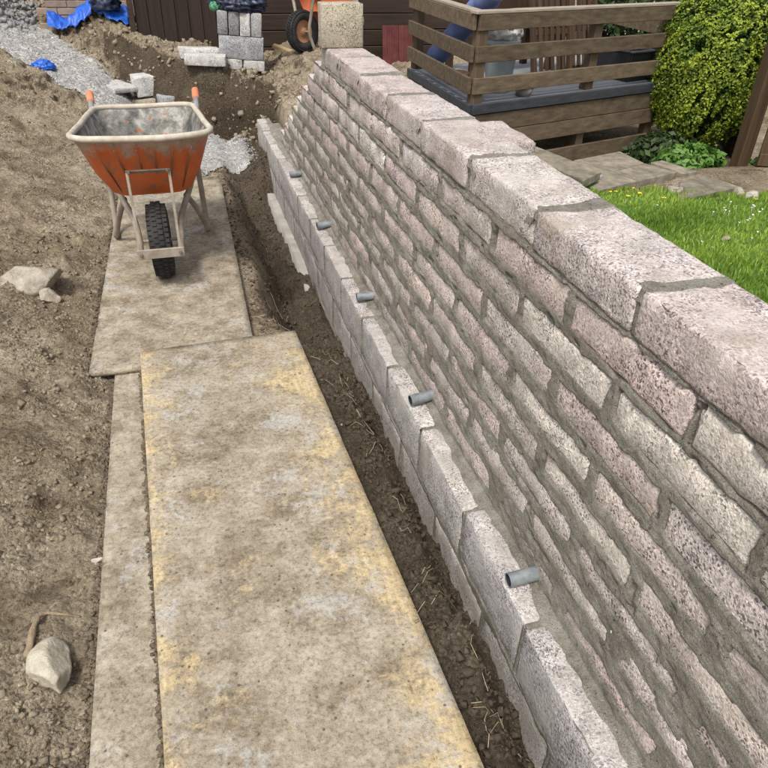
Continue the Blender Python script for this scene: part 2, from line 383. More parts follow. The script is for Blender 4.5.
# ------------------------------------------------------------------ ground
BX = np.array([-6, -3.2, -1.7, -.97, -.5, -.2, .3, .9, 1.6, 3]); BY = np.array([16, 12.2, 9.95, 8.85, 8.15, 7.75, 7.3, 7.05, 6.95, 6.9])
def terrace(x): return .30 + .22 * np.clip(.9 - x, 0, 2.2) + .15 * sst(1.0, 1.35, x) - .22 * sst(1.6, 2.2, x)
def ground_base(x, y):
    L = .22 * np.clip(-.47 - x, 0, 9) * (1 - .5 * sst(1.5, 5, -x)) - .012 + .125 * np.clip(y - 6.4, 0, 4) * sst(.1, .8, -x)
    L = L - .02 * sst(-.52, -.42, x)
    # trench along the wall
    t0 = .535 - .24 * sst(2.5, 3.1, y); dep = .295 + .11 * sst(2.9, 3.5, y) - .29 * sst(5.75, 6.3, y)
    wob = .035 * fbm(y * 2.1, x * 0 + 3.3, 5, 3)
    z = L - dep * sst(t0 + wob, t0 + .17 + .05 * sst(2.5, 3.1, y) + wob, x)
    # shallow dug pit behind the barrow
    pit = sst(4.9, 5.7, y) * sst(-.55, -.05, x)
    z = z - .13 * pit * (1 - sst(.35, .62, x))
    # cut bank up to the terrace
    s = y - np.interp(x, BX, BY) + .10 * fbm(x * 2.3, y * 2.3, 11, 3)
    wdt = .34 + .75 * sst(.1, 1.0, -x); r = sst(.0, 1, s / wdt); z = z * (1 - r) + (terrace(x) + .05 * fbm(x * 1.5, y * 1.5, 21, 3)) * r
    # garden level behind the wall
    gz = .315 - .015 * np.clip(3.2 - y, 0, 3) - .18 * sst(3.7, 4.6, y)
    bt = (.955 + .02 * fbm(y * 6, x * 6, 25, 2)) * (1 - .6 * sst(3.0, 3.6, y)); gz = gz + np.maximum(0, bt - gz) * (1 - sst(.0, .30, x - 1.02 + .04 * fbm(y * 4, x * 3, 27, 2))) * (1 - sst(3.0, 3.7, y))
    gz = gz + .10 * np.exp(-((x - 1.9) / .35) ** 2 - ((y - 3.9) / .55) ** 2)
    gz = gz * (1 - sst(6.3, 7.3, y)) + terrace(x) * sst(6.3, 7.3, y)
    q = sst(.87, .97, x); return z * (1 - q) + gz * q
def gravel_mask(x, y):
    s = np.interp(x, BX, BY) - y
    wd = .95 + .25 * fbm(x * 1.6, y * 1.6, 61, 3)
    m = (s > -.02 + .05 * fbm(x * 4, y * 4, 63, 3)) & (s < wd * np.interp(x, [-2.5, -.6, -.1, .3, .8], [1.4, 1.4, 1.3, 1.75, 1.7])) & (x < .655 + .03 * fbm(y * 3, x * 3, 65)) & (x > -1.75)
    return m & ~(x > .20 + .50 * sst(5.95, 6.3, y) + .03 * fbm(y * 7, x * 7, 67))
def ground(x, y):
    x = np.asarray(x, float); y = np.asarray(y, float)
    z = ground_base(x, y)
    lump = np.where(x < -.3, 1.0, .55) + .9 * sst(.35, .6, x) * (x < .85) + .7 * sst(6.6, 7.3, y)
    flat = 1 - .85 * sst(-.48, -.40, x) * (1 - sst(.3, .5, x)) * (1 - sst(5.3, 5.9, y))   # trodden under the boards
    lump = lump * (1 + .25 * sst(.2, 1.0, -x - .3)) * (1 - .35 * sst(4, 6, y) * (x < -.2)) * flat * (1 - .6 * gravel_mask(x, y)) * (1 - .75 * sst(.9, 1.0, x) * (y < 6))
    z = z + lump * (.045 * fbm(x * 2.6, y * 2.6, 31, 3) + .034 * fbm(x * 9, y * 9, 41, 3) + .024 * np.abs(fbm(x * 17, y * 17, 51, 3)) - .04 * sst(.30, .62, fbm(x * 3.4, y * 4.6, 57, 3)) + .022 * sst(.25, .5, fbm(x * 6.5, y * 7.5, 58, 2)) * (1 - sst(.2, .9, np.abs(fbm(x * 30, y * 30, 59, 2)))) + .010 * fbm(x * 48, y * 48, 55, 2))
    return z
def axis(segs, far0, far1):
    a = [segs[0][0]]
    for (s0, s1, d0, d1) in segs:
        while a[-1] < s1 - 1e-6:
            t = (a[-1] - s0) / (s1 - s0); a.append(min(s1, a[-1] + d0 + (d1 - d0) * t))
    lo = [a[0] - d for d in (120, 60, 30, 15, 7, 3, 1.2, .5)]; hi = [a[-1] + d for d in (.5, 1.2, 3, 7, 15, 30, 60, 120)]
    return np.array(lo + a + hi)
gx = axis([(-3.4, -2.2, .05, .02), (-2.2, -1.2, .017, .013), (-1.2, -.4, .011, .011), (-.4, .3, .022, .022), (.3, .84, .009, .009), (.84, 1.0, .03, .03), (1.0, 1.45, .018, .02), (1.45, 4.5, .06, .06)], 0, 0)
gy = axis([(.2, 3.0, .011, .013), (3.0, 7.0, .013, .024), (7.0, 10.5, .024, .05)], 0, 0)
GX, GY = np.meshgrid(gx, gy)
tag(grid_obj('ground', GX, GY, ground(GX, GY), M_DIRT), kind='structure')
# pale gravel: pit floor and the ramp that climbs away to the left
ax_ = np.arange(-3.2, .80, .018); ay_ = np.arange(5.2, 12.4, .022)
AX, AY = np.meshgrid(ax_, ay_)
tag(grid_obj('gravel_path', AX, AY, ground(AX, AY) + .012 - .018 * sst(.5, .66, AX) + .004 * fbm(AX * 24, AY * 24, 71, 2), M_GRAVEL, None, gravel_mask(AX, AY)), kind='structure')
# lawn sheet
lx = np.arange(1.02, 5.2, .06); ly = np.arange(-1.5, 3.8, .06); LX, LY = np.meshgrid(lx, ly)
def lawn_edge(x): return 3.56 - .26 * (x - 2.3) + .05 * fbm(x * 4, x * 0 + 1, 81)
def lawn_mask(x, y): return (y < lawn_edge(x)) & (x > 1.30 + .08 * fbm(y * 3, x * 0, 83) + .50 * sst(2.5, 3.3, y))
LZ = ground_base(LX, LY) + .02 + .02 * fbm(LX * 3, LY * 3, 85)
tag(grid_obj('lawn', LX, LY, LZ, M_TURF, None, lawn_mask(LX, LY)), kind='structure')
def lawn_z(x, y): return ground_base(x, y) + .02 + .02 * fbm(x * 3, y * 3, 85)

# ------------------------------------------------------------------ the wall
FX, BXW = .83, 1.035            # front and back face of the block courses
LXF, LTOP = .73, .06            # front face and top of the low plinth in front
CT, CH = 1.069, .1116           # coping top, course pitch
Y0 = -1.1
wall = thing('retaining_wall', (.93, 2.5, -.40), 'long unfinished retaining wall of pinkish concrete blocks and smeared mortar', 'wall')
WO = Vector(wall.location)
def rough_box(dx, dy, dz, seed, ch=.007, n=(4, 12, 3), amp=.0025):
    """block with rounded, slightly chipped edges: subdivided box"""
    rs = random.Random(seed); bm = bmesh.new(); bmesh.ops.create_cube(bm, size=1)
    vs = []; idx = {}; fs = []
    def key(i, j, k):
        if (i, j, k) not in idx:
            idx[(i, j, k)] = len(vs); p = []
            for t, nn, d in ((i, n[0], dx), (j, n[1], dy), (k, n[2], dz)):
                # put rows close to the edges so that the chamfer stays small
                if t == 0: u = -.5 * d
                elif t == nn: u = .5 * d
                elif nn > 2 and t == 1: u = -.5 * d + ch * 1.6
                elif nn > 2 and t == nn - 1: u = .5 * d - ch * 1.6
                else: u = -.5 * d + ch * 1.6 + (t - 1) / (nn - 2) * (d - ch * 3.2)
                p.append(u)
            ext = [t in (0, nn) for t, nn in ((i, n[0]), (j, n[1]), (k, n[2]))]
            if sum(ext) >= 2:
                c = ch * (rs.uniform(.35, 1.15) + (1.4 if rs.random() < .10 else 0))
                p = [u - math.copysign(c * (.55 if sum(ext) == 2 else .8), u) if e else u for u, e in zip(p, ext)]
            p = [u + rs.uniform(-amp, amp) * (.35 if not e else 1) for u, e in zip(p, ext)]
            vs.append(p)
        return idx[(i, j, k)]
    for a, b, c in ((0, 1, 2), (1, 2, 0), (2, 0, 1)):
        for i in range(n[a]):
            for j in range(n[b]):
                for side in (0, n[c]):
                    q = []
                    for di, dj in ((0, 0), (1, 0), (1, 1), (0, 1)):
                        t = [0, 0, 0]; t[a] = i + di; t[b] = j + dj; t[c] = side; q.append(key(*t))
                    fs.append(q if side else q[::-1])
    bm.free(); return vs, fs
def block_mesh(name, d, seed, mat, **kw):
    v, f = rough_box(*d, seed, **kw); me = mesh_np(name, v, f, True); me.materials.append(mat); return me
BD = (.205, .44, .100)
MESH_B = [block_mesh('block', (.205, .438, .098), 100 + i, M_BLOCK, ch=.009) for i in range(6)]
MESH_H = [block_mesh('block', (.205, .213, .098), 140 + i, M_BLOCK, ch=.009, n=(4, 7, 3)) for i in range(3)]
MESH_C = [block_mesh('coping_block', (.212, .438, .102), 200 + i, M_COPE, ch=.0055, n=(7, 16, 5), amp=.0014) for i in range(6)]
MESH_L = [block_mesh('plinth_block', (.10, .438, .215), 300 + i, M_LEDGE, ch=.005, n=(4, 12, 6), amp=.0016) for i in range(5)]
rects = []                       # block outlines on the front face, for the mortar
def put(name, me, loc, rot=(0, 0, 0)):
    o = bpy.data.objects.new(name, me); o.location = Vector(loc) - WO; o.rotation_euler = rot; return link(o, wall)
rng = random.Random(3)
CEND = 4.18
for c in range(9):               # c = 0 lowest course, 8 the coping
    zt = CT - (8 - c) * CH; zc = zt - .05
    yend = CEND + (8 - c) * .225
    y = yend
    while y > Y0:
        half = False
        L = .44
        yc = y - L / 2 - rng.uniform(-.004, .004)
        if c == 8:
            jo = rng.uniform(-.004, .006)
            put('coping_block', rng.choice(MESH_C), (FX + .104 + jo, yc, zc + rng.uniform(-.003, .003)), (rng.uniform(-.008, .008), rng.uniform(-.01, .01), rng.choice((0, math.pi)) + rng.uniform(-.008, .008)))
        else:
            put('block', rng.choice(MESH_B), (FX + .1025 + rng.uniform(-.002, .003), yc, zc + rng.uniform(-.004, .004)), (rng.uniform(-.008, .008), 0, rng.choice((0, math.pi)) + rng.uniform(-.005, .005)))
        rects.append((c, yc, zc, L / 2, .05)); y -= .452
# pier bonded to the back of the wall, its top block level with the coping
ME_P = block_mesh('pier_block', (.105, .30, .102), 351, M_COPE, ch=.008, n=(5, 8, 4))
for k in range(7): put('pier_block', ME_P, (BXW + .006 + .053, 2.245 + rng.uniform(-.004, .004), CT - .062 - k * CH), (0, 0, math.pi * (k % 2) + rng.uniform(-.02, .02)))
LEDGE_END = 6.88
lrects = []
for c in range(2):
    y = LEDGE_END - (0 if c else .225)
    zc = LTOP - .1075 - (1 - c) * .227
    while y > Y0:
        yc = y - .22
        put('plinth_block', rng.choice(MESH_L), (LXF + .05 + rng.uniform(-.003, .004), yc, zc + rng.uniform(-.003, .003)), (rng.uniform(-.006, .006), rng.uniform(-.012, .012), rng.choice((0, math.pi)) + rng.uniform(-.008, .008)))
        lrects.append((c, yc, zc, .22, .1075)); y -= .452
def inside(rs, Y, Z):
    d = np.full(Y.shape, -1.0)
    for (c, yc, zc, hy, hz) in rs:
        j0, j1 = np.searchsorted(Y[0], (yc - hy - .06, yc + hy + .06)); i0, i1 = np.searchsorted(Z[:, 0], (zc - hz - .06, zc + hz + .06))
        if j0 >= j1 or i0 >= i1: continue
        q = np.minimum(hy - np.abs(Y[i0:i1, j0:j1] - yc), hz - np.abs(Z[i0:i1, j0:j1] - zc)); d[i0:i1, j0:j1] = np.maximum(d[i0:i1, j0:j1], q)
    return d
def steps(a, b, d0, d1):
    o = [a]
    while o[-1] < b: t = (o[-1] - a) / (b - a); o.append(o[-1] + d0 + (d1 - d0) * t)
    return np.array(o)
# mortar on the tall face: proud in the joints, smeared raggedly over block edges
my = np.concatenate([np.arange(Y0, .5, .03), steps(.5, 6.3, .0045, .011)]); mz = np.arange(LTOP - .02, CT - .004, .0042)
MY, MZ = np.meshgrid(my, mz)
d = inside(rects, MY, MZ)
row = np.clip((CT - MZ) / 1.0, 0, 1)
er = .0085 + .0165 * sst(.12, .75, row) + (.006 + .009 * row) * fbm(MY * 7, MZ * 16, 91, 3) + .0055 * fbm(MY * 34, MZ * 44, 95, 3)
er = er + .020 * sst(.25, .8, row) * np.clip(fbm(MY * 2.3, MZ * 7.5, 97, 2) + .15, 0, 1) - .010 * sst(.2, .8, vn(MY * 2.3 + 7, MZ * 8.9, 99))
er = er * np.where(MZ > CT - .108, .45, 1)
m = .0040 + .0048 * fbm(MY * 9, MZ * 12, 101, 3) + .0034 * fbm(MY * 32, MZ * 52, 105, 3) - .030 * sst(-.001, .009, d - er)
hole = sst(.50, .62, fbm(MY * 16, MZ * 22, 111, 2)) * (d < .004); m = m - .010 * hole
m = np.where(MZ > CT - .105, m - .008, m)
endY = CEND + np.clip(np.ceil((CT - MZ) / CH - 1e-6) - 1, 0, 8) * .225 - .006
grid_obj('mortar', FX - m, MY, MZ, M_MORTAR, wall, MY < endY)
core = MB()
for c in range(9):
    zt = CT - (8 - c) * CH; ye = CEND + (8 - c) * .225 - .012
    core.box(((FX + .012 + BXW - .012) / 2, (Y0 + .1 + ye) / 2, zt - CH / 2 - .008), (BXW - FX - .024, ye - Y0 - .1, CH - .001 * c))
core.obj('mortar_core', M_MORTAR, wall)
# smears of mortar over the coping joints
cop = sorted(r[1] for r in rects if r[0] == 8)
for k, yc in enumerate(cop[:-1]):
    yj = yc + .226
    if yj < .4: continue
    u = np.arange(-.055, .0551, .0045); xx = np.arange(FX - .002, BXW + .008, .0055)
    U, XX = np.meshgrid(u, xx); wv = .012 * fbm(XX * 14, U * 0 + k, 121 + k, 2)
    wdt = .011 + .016 * np.abs(fbm(XX * 11, U * 0 + k * 3, 131 + k, 2)) + .010 * sst(FX + .08, BXW, XX) * ((k % 2) * 1.6)
    wdt = wdt + .007 * fbm(XX * 50, U * 50, 133 + k, 2)
    h = .0035 + .002 * fbm(XX * 30, U * 30, 141 + k, 2) - .020 * sst(-.004, .008, np.abs(U - wv) - wdt) - .03 * sst(.0, .012, FX + .010 - XX) - .03 * sst(.0, .010, XX - BXW + .002)
    grid_obj('joint_mortar', XX, yj + U, CT + h, M_MORTAR, wall)
# plinth: front joints and the mortar fillet on its top at the foot of the wall
my = np.concatenate([np.arange(Y0, .4, .04), steps(.4, LEDGE_END - .004, .0065, .014)]); my = my[my < LEDGE_END - .004]; mz = np.arange(-.40, LTOP - .004, .0065); MY, MZ = np.meshgrid(my, mz)
d = inside(lrects, MY, MZ); er = .002 + .005 * fbm(MY * 8, MZ * 8, 151, 3) + .004 * fbm(MY * 36, MZ * 36, 155, 2) + .012 * sst(.46, .7, vn(MY * 2.2, MZ * 3.1, 157)) * (MZ < -.10)
m = .0015 + .003 * fbm(MY * 14, MZ * 14, 161, 3) - .028 * sst(-.001, .010, d - er)
grid_obj('plinth_mortar', LXF - m, MY, MZ, M_MORTAR, wall)
xx = np.arange(LXF + .004, FX + .014, .0045); my2 = my; MY, XX = np.meshgrid(my2, xx)
bd = LXF + .060 + .026 * fbm(MY * 3.2, XX * 0, 171, 4) + .008 * fbm(MY * 24, XX * 24, 175, 2)
jd = np.abs((MY - (LEDGE_END + .006)) / .452 - np.round((MY - (LEDGE_END + .006)) / .452)) * .452
h = np.maximum(-.016 + .021 * sst(-.006, .012, XX - bd) + .012 * sst(.0, .07, XX - bd), .001 - .017 * sst(.006, .014, jd + .006 * fbm(MY * 40, XX * 40, 177))) + .003 * fbm(MY * 18, XX * 18, 179, 3)
grid_obj('mortar_fillet', XX, MY, np.minimum(LTOP + h, LTOP + .035), M_MORTAR, wall)
MB().box((LXF + .10 + .062, 3.0, -.20), (.150, 7.5, .49)).obj('plinth_core', M_MORTAR, wall)
# concrete footing strip
fy = np.arange(4.12, 7.15, .03); fx = np.array([.0, .0, .02, .06, .10, .16]); V = []
FY, FXX = np.meshgrid(fy, fx); FZ = -.352 + .008 * fbm(FY * 6, FXX * 20, 181, 3); FZ = FZ - .13 * (1 - sst(3.8, 4.5, FY)); FZ[0] = -.50
FXX = FXX + .675 + .010 * fbm(FY * 5, FXX * 0, 183, 2)
grid_obj('footing', FXX, FY, FZ, M_FOOT, wall)
# weep pipes
for k, (py_, tilt, ln) in enumerate([(1.145, .02, .092), (2.075, -.02, .095), (2.97, .05, .085), (3.98, .0, .09), (5.02, .03, .085)]):
    a = Vector((FX + .015, py_, LTOP + .034)); b = Vector((FX - ln, py_ - .006 + tilt * .3, LTOP + .030)); r = .0215
    t = MB(); dirv = (b - a); L = dirv.length
    t.lathe([(r, 0), (r, L), (r - .0028, L), (r - .0030, L - .06), (0.0005, L - .062)], a, dirv, 20)
    p = t.obj('weep_pipe', M_WEEP, wall, True); MB().lathe([(r - .0034, L - .001), (r - .0034, L - .058), (.0005, L - .059)], a, dirv, 20).obj('bore_shade', M_PIPESHADE, p, True)  # near-black liner paints the shade inside the pipe opening
    e = p.modifiers.new('edges', 'EDGE_SPLIT'); e.split_angle = math.radians(50)

# ------------------------------------------------------------------ loose blocks
def loose(loc, rot, label, d=(.215, .44, .10), mat=None, seed=1, name='concrete_block', group=None):
    me = block_mesh(name, d, seed, mat or M_GREYB, ch=.006, n=(5, 8, 4)); o = bpy.data.objects.new(name, me); o.location = loc; o.rotation_euler = rot
    link(o); return tag(o, label, 'block', group)
loose((.925, 4.075, CT + .1095), (0, 0, .02), 'weathered square block standing upright on the far end of the wall coping', (.232, .10, .218), M_OLDB, 401)

# ------------------------------------------------------------------ plywood boards
def board(x0, x1, ya, yb, z, label, seed, skew=0.0, th=.022, mat=None):
    nx, ny = 24, 60; u = np.linspace(0, 1, nx); v = np.linspace(0, 1, ny); U, V = np.meshgrid(u, v)
    X = x0 + (x1 - x0) * U; Y = ya + (yb - ya) * V
    cx, cy = (x0 + x1) / 2, (ya + yb) / 2
    chip = .0012 * fbm(Y * 25, X * 25, seed + 5, 2)
    X = X + np.where((U == 0) | (U == 1), chip, 0); Y = Y + np.where((V == 0) | (V == 1), chip, 0)
    Z = z + .0025 * fbm(X * 1.5, Y * 1.5, seed, 2)
    Xr = cx + (X - cx) * math.cos(skew) - (Y - cy) * math.sin(skew); Yr = cy + (X - cx) * math.sin(skew) + (Y - cy) * math.cos(skew)
    n = nx * ny; e = np.where((U == 0) | (U == 1) | (V == 0) | (V == 1), .002, 0)
    top = np.stack([Xr, Yr, Z + th - e], -1).reshape(-1, 3); bot = np.stack([Xr, Yr, Z], -1).reshape(-1, 3)
    i = np.arange(n).reshape(ny, nx); q = lambda a: np.stack([a[:-1, :-1], a[:-1, 1:], a[1:, 1:], a[1:, :-1]], -1).reshape(-1, 4)
    ring = np.concatenate([i[0, :-1], i[:-1, -1], i[-1, :0:-1], i[:0:-1, 0]]); nxt = np.roll(ring, -1)
    f = np.concatenate([q(i), q(i)[:, ::-1] + n, np.stack([ring + n, nxt + n, nxt, ring], -1)])
    vv = np.concatenate([top, bot]) - np.array([cx, cy, z]); me = mesh_np('plywood_sheet', vv, f); me.materials.append(mat or M_BOARD)
    o = bpy.data.objects.new('plywood_sheet', me); o.location = (cx, cy, z); link(o)
    return tag(o, label, 'board', 'boards laid as a walkway')
board(-.405, .26, .30, 2.77, -.022, 'muddy grey board lowest in the walkway, showing only its left strip', 501, .004, mat=M_BOARD2)
board(-.485, .225, 2.66, 5.25, .004, 'muddy board of the walkway that the wheelbarrow stands on', 511, -.02, mat=M_BOARD2)
board(-.250, .445, .30, 2.77, .032, 'yellowish plywood sheet on top in the foreground, muddy in the middle', 521, .038)

# ------------------------------------------------------------------ wheelbarrow (local: wheel at origin, front towards -Y)
def barrow(name, loc, label, rot=None, group='wheelbarrows', rimmat=None):
    t = thing(name, loc, label, 'wheelbarrow', group, rot)
    # tray: sections from back to front, outer shell + lining
    def ring(ys, w, z, r, n=6, front=0, lean=0):
        pts = []
        (ya, yb) = ys; (wa, wb) = w; (za, zb) = z      # front, back
        cor = [(-wa / 2, ya, za), (wa / 2, ya, za), (wb / 2, yb, zb), (-wb / 2, yb, zb)]
        for k in range(4):
            p = Vector(cor[k]); a = Vector(cor[k - 1]); b = Vector(cor[(k + 1) % 4])
            da = (a - p).normalized() * r; db = (b - p).normalized() * r
            for j in range(n + 1):
                s = j / n; pts.append((p + da) * (1 - s) ** 2 + p * 2 * s * (1 - s) + (p + db) * s ** 2)
            for j in range(1, 6): pts.append((p + db).lerp(b + (p - b).normalized() * r, j / 6))
        if front:
            pts = [q + Vector((0, -front * max(0, 1 - (2 * q.x / wa) ** 2) * max(0, min(1, (ya + .25 - q.y) / .25)), 0)) for q in pts]
        return pts
    lev = [((-.14, .80), (.655, .545), (.765, .70), .10, .05), ((-.115, .78), (.63, .52), (.735, .672), .10, .045), ((.0, .69), (.52, .43), (.55, .50), .10, .03), ((.085, .62), (.415, .36), (.43, .395), .09, .01), ((.12, .58), (.35, .30), (.405, .375), .08, 0)]
    rings = [[p + .007 * Vector((mn.noise(p * 6), mn.noise(p * 6 + Vector((9, 0, 0))), .6 * mn.noise(p * 5 + Vector((0, 7, 0))))) for p in ring(l[0], l[1], l[2], l[3], 6, l[4])] for l in lev]; n = len(rings[0])
    v = [p for r in rings for p in r]; f = []
    for i in range(len(rings) - 1):
        for k in range(n): f.append((i * n + k, (i + 1) * n + k, (i + 1) * n + (k + 1) % n, i * n + (k + 1) % n))
    f.append(tuple((len(rings) - 1) * n + k for k in range(n)))
    tr = obj('tray', v, f, M_TRAY, t, True, False)
    cz = Vector((0, .35, 0)); v2 = []
    for i, r in enumerate(rings):
        for p in r:
            d_ = Vector((p.x, p.y - .35, 0)).normalized() * .007; v2.append(p - d_ + Vector((0, 0, .006 * (i == len(rings) - 1))))
    f2 = [tuple(reversed(q)) for q in f]
    obj('tray_lining', v2, f2, M_TRAYIN, t, True, False)
    rp = rings[0]; MB().tube([p + Vector((0, 0, .002)) for p in rp] + [rp[0], rp[1]], .0155, 8, False).obj('rim', M_RIMC, tr, True, False)
    # ribs on the tray front, thin lines in a darker brown
    for xr in (-.19, -.115, .115, .19, -.03, .04):
        a = Vector((xr * 1.15, -.155 - .04 * (1 - (2 * xr / .63) ** 2) + .012, .715)); b = Vector((xr * .80, .07, .45))
        MB().tube([a, a.lerp(b, .5) + Vector((0, .004, 0)), b], [.003, .0045, .004], 6).obj('rib', M_GROOVE, tr, True, False)
    # wheel
    def tyre():
        mb = MB(); pr = []
        for k in range(17):
            a = math.pi * 2 * k / 16; pr.append((.148 + .048 * math.cos(a), .054 * math.sin(a)))
        mb.lathe(pr, (0, 0, .196), (1, 0, 0), 40); return mb
    wh = tyre().obj('tyre', M_RUBBER, t, True, False)
    tb = MB()                                       # tread blocks
    for k in range(44):
        for s, xo in enumerate((-.039, -.013, .013, .039)):
            a = 2 * math.pi * (k + .5 * (s % 2)) / 44; rr = .1965 - .35 * abs(xo) ** 1.35 if abs(xo) > .02 else .196
            rr = .148 + .048 * math.sqrt(max(0, 1 - (xo / .054) ** 2)) + .0015
            M = Matrix.Rotation(-a, 3, 'X'); c = M @ Vector((xo, 0, rr)) + Vector((0, 0, .196))
            tb.box(c, (.0205, .019, .009), M)
    tb.obj('tread', M_RUBBER, wh, False, False)
    hb = MB().lathe([(.118, -.030), (.100, -.022), (.045, -.012), (.03, -.045), (.0005, -.045)], (0, 0, .196), (1, 0, 0), 24)
    hb.lathe([(.118, .030), (.100, .022), (.045, .012), (.03, .045), (.0005, .045)], (0, 0, .196), (1, 0, 0), 24)
    hb.obj('wheel_rim', rimmat or M_STEEL, t, True, False)
    MB().tube([(-.105, 0, .196), (.105, 0, .196)], .009, 8).obj('axle', M_STEEL, t, True, False)
    for s in (-1, 1):
        path = smooth_path([(s * .095, -.215, .215), (s * .10, -.15, .205), (s * .105, .0, .200), (s * .125, .15, .27), (s * .20, .40, .36), (s * .265, .70, .47), (s * .30, .95, .60), (s * .315, 1.17, .685)], 5)
        MB().tube(path, .0165, 10).obj('frame_rail', M_STEEL, t, True, False)
        MB().tube([path[-7] + Vector((0, 0, .0)), path[-4], path[-1]], .0172, 10).obj('handle_end', M_GALV, t, True, False)
        g = (path[-1] - path[-3]).normalized(); MB().tube([path[-1] - g * .05, path[-1] - g * .045, path[-1] + g * .045, path[-1] + g * .055], [.021, .0225, .0225, .016], 12).obj('handle_grip', M_GRIP, t, True, False)
        leg = smooth_path([(s * .165, .30, .33), (s * .215, .44, .20), (s * .262, .53, .055), (s * .268, .575, .019), (s * .27, .635, .02), (s * .268, .68, .08), (s * .262, .70, .25), (s * .255, .70, .455)], 5)
        MB().tube(leg, .0165, 10).obj('leg', M_STEEL, t, True, False)
        MB().bar((s * .095, -.205, .21), (s * .098, -.128, .60), .004, .013, (1, 0, 0), .001).obj('stay', M_STEEL, t, False, False)
    MB().bar((-.115, -.222, .215), (.115, -.222, .215), .012, .05, (0, 0, 1)).obj('nose_bar', M_STEEL, t, False, False)
    MB().bar((-.105, -.128, .60), (.105, -.128, .60), .008, .02, (0, -.6, 1)).obj('tray_bracket', M_STEELD, t, False, False)
    for bx_, bz_ in ((-.09, .60), (.09, .60), (-.095, .215), (.095, .215)): MB().lathe([(.0005, .012), (.006, .012), (.009, .006), (.009, 0)], (bx_, -.132 if bz_ > .5 else -.228, bz_), (0, -1, .1), 8).obj('bolt', M_STEELD, t, False, False)
    MB().tube([(-.20, .40, .362), (.20, .40, .362)], .0125, 8).obj('cross_tube', M_STEEL, t, True, False)
    return t
barrow('wheelbarrow', (-.172, 3.60, .028), 'orange wheelbarrow caked in cement standing on the board walkway, wheel towards us', (0, 0, .01))

# ------------------------------------------------------------------ loose things on and by the ground
from mathutils import noise as mn
def blob(name, c, rad, mat, seed, amp=.25, fr=2.0, sub=4, flat=None, ridged=False, parent=None, rot=None):
    bm = bmesh.new(); bmesh.ops.create_icosphere(bm, subdivisions=sub, radius=1)
    off = Vector((seed * 3.7, seed * 1.3, seed * 2.1)); M = Euler(rot).to_matrix() if rot else Matrix.Identity(3)
    for v in bm.verts:
        n = mn.fractal(v.co * fr + off, 1.0, 2.0, 4)
        if ridged: n = 1 - 2 * abs(n) - .4 + .5 * (1 - 2 * abs(mn.noise(v.co * fr * 2.3 + off)))
        p = v.co * (1 + amp * n); p = Vector((p.x * rad[0], p.y * rad[1], p.z * rad[2]))
        if flat is not None and p.z < -rad[2] * flat: p.z = -rad[2] * flat + (p.z + rad[2] * flat) * .12
        v.co = M @ p
    me = bpy.data.meshes.new(name); bm.to_mesh(me); bm.free(); me.materials.append(mat)
    me.polygons.foreach_set('use_smooth', np.ones(len(me.polygons), bool))
    o = bpy.data.objects.new(name, me); o.location = c; return link(o, parent)
def gz_(x, y): return float(ground(np.array([x]), np.array([y]))[0])
def rock(name, c, rad, seed, label, mat=M_STONE, facet=9, rot=0.0, cat='stone'):
    """angular stone: sphere cut by random planes"""
    rs = random.Random(seed); bm = bmesh.new(); bmesh.ops.create_icosphere(bm, subdivisions=4, radius=1)
    pl = []
    for _ in range(facet):
        n = Vector((rs.gauss(0, 1), rs.gauss(0, 1), rs.gauss(0, .8))).normalized(); pl.append((n, rs.uniform(.52, .82)))
    for v in bm.verts:
        p = v.co.copy()
        for n, d_ in pl:
            e = p.dot(n) - d_
            if e > 0: p -= n * e
        p *= 1 + .055 * mn.fractal(v.co * 2.6 + Vector((seed, 0, 0)), .8, 2, 6)
        q = Vector((p.x * rad[0], p.y * rad[1], p.z * rad[2])); v.co = Matrix.Rotation(rot, 3, 'Z') @ q
    me = bpy.data.meshes.new(name); bm.to_mesh(me); bm.free(); me.materials.append(mat)
    me.polygons.foreach_set('use_smooth', np.ones(len(me.polygons), bool))
    o = bpy.data.objects.new(name, me); o.location = c; link(o); return tag(o, label, cat)
p = PZ(30, 280, .12); rock('stone', (p[0], p[1], gz_(p[0], p[1]) + .024), (.205, .12, .085), 11, 'long pale flat stone on the soil left of the far board', rot=-.15)
p = PZ(49, 296, .09); rock('stone', (p[0], p[1], gz_(p[0], p[1]) + .018), (.060, .055, .045), 12, 'small round pale stone lying just in front of the long flat stone')
p = PZ(52, 668, .0); rock('stone', (p[0], p[1], gz_(p[0], p[1]) + .018), (.058, .088, .05), 15, 'pale wedge-shaped broken stone on the soil beside the foreground board', m_simple('pale_stone', (.34, .30, .22), (.60, .56, .46), 22, .85, .7, 60, .012), 7, .3)
p = PZ(96, 555, .0); rock('stone', (p[0], p[1], gz_(p[0], p[1]) + .006), (.020, .008, .008), 16, 'thin pale stone chip against the left edge of the boards', m_simple('chip', (.42, .37, .32), (.55, .5, .45), 10))
p = PZ(104, 366, .0); rock('stone', (p[0], p[1], -.012 + .022), (.030, .018, .018), 18, 'brown pebble at the near left corner of the far board')
# dry root bent on the soil
p0 = PZ(28, 658, .02); p1 = PZ(36, 632, .02); p2 = PZ(43, 615, .02); p3 = PZ(62, 612, .02); p4 = PZ(78, 608, .02)
pts = smooth_path([(q[0], q[1], gz_(q[0], q[1]) + h) for q, h in ((p0, .002), (p1, .010), (p2, .012), (p3, .006), (p4, -.003))], 6)
n_ = len(pts); tag(MB().tube(pts, [.0125 - .010 * (i / (n_ - 1)) ** .7 + .0015 * math.sin(i * 1.7) for i in range(n_)], 8).obj('dry_root', m_simple('root_bark', (.20, .145, .09), (.42, .33, .22), 40, .95, .8, 90, .01), None, True), 'bent pale dry root lying on the soil by the wedge-shaped stone', 'root')
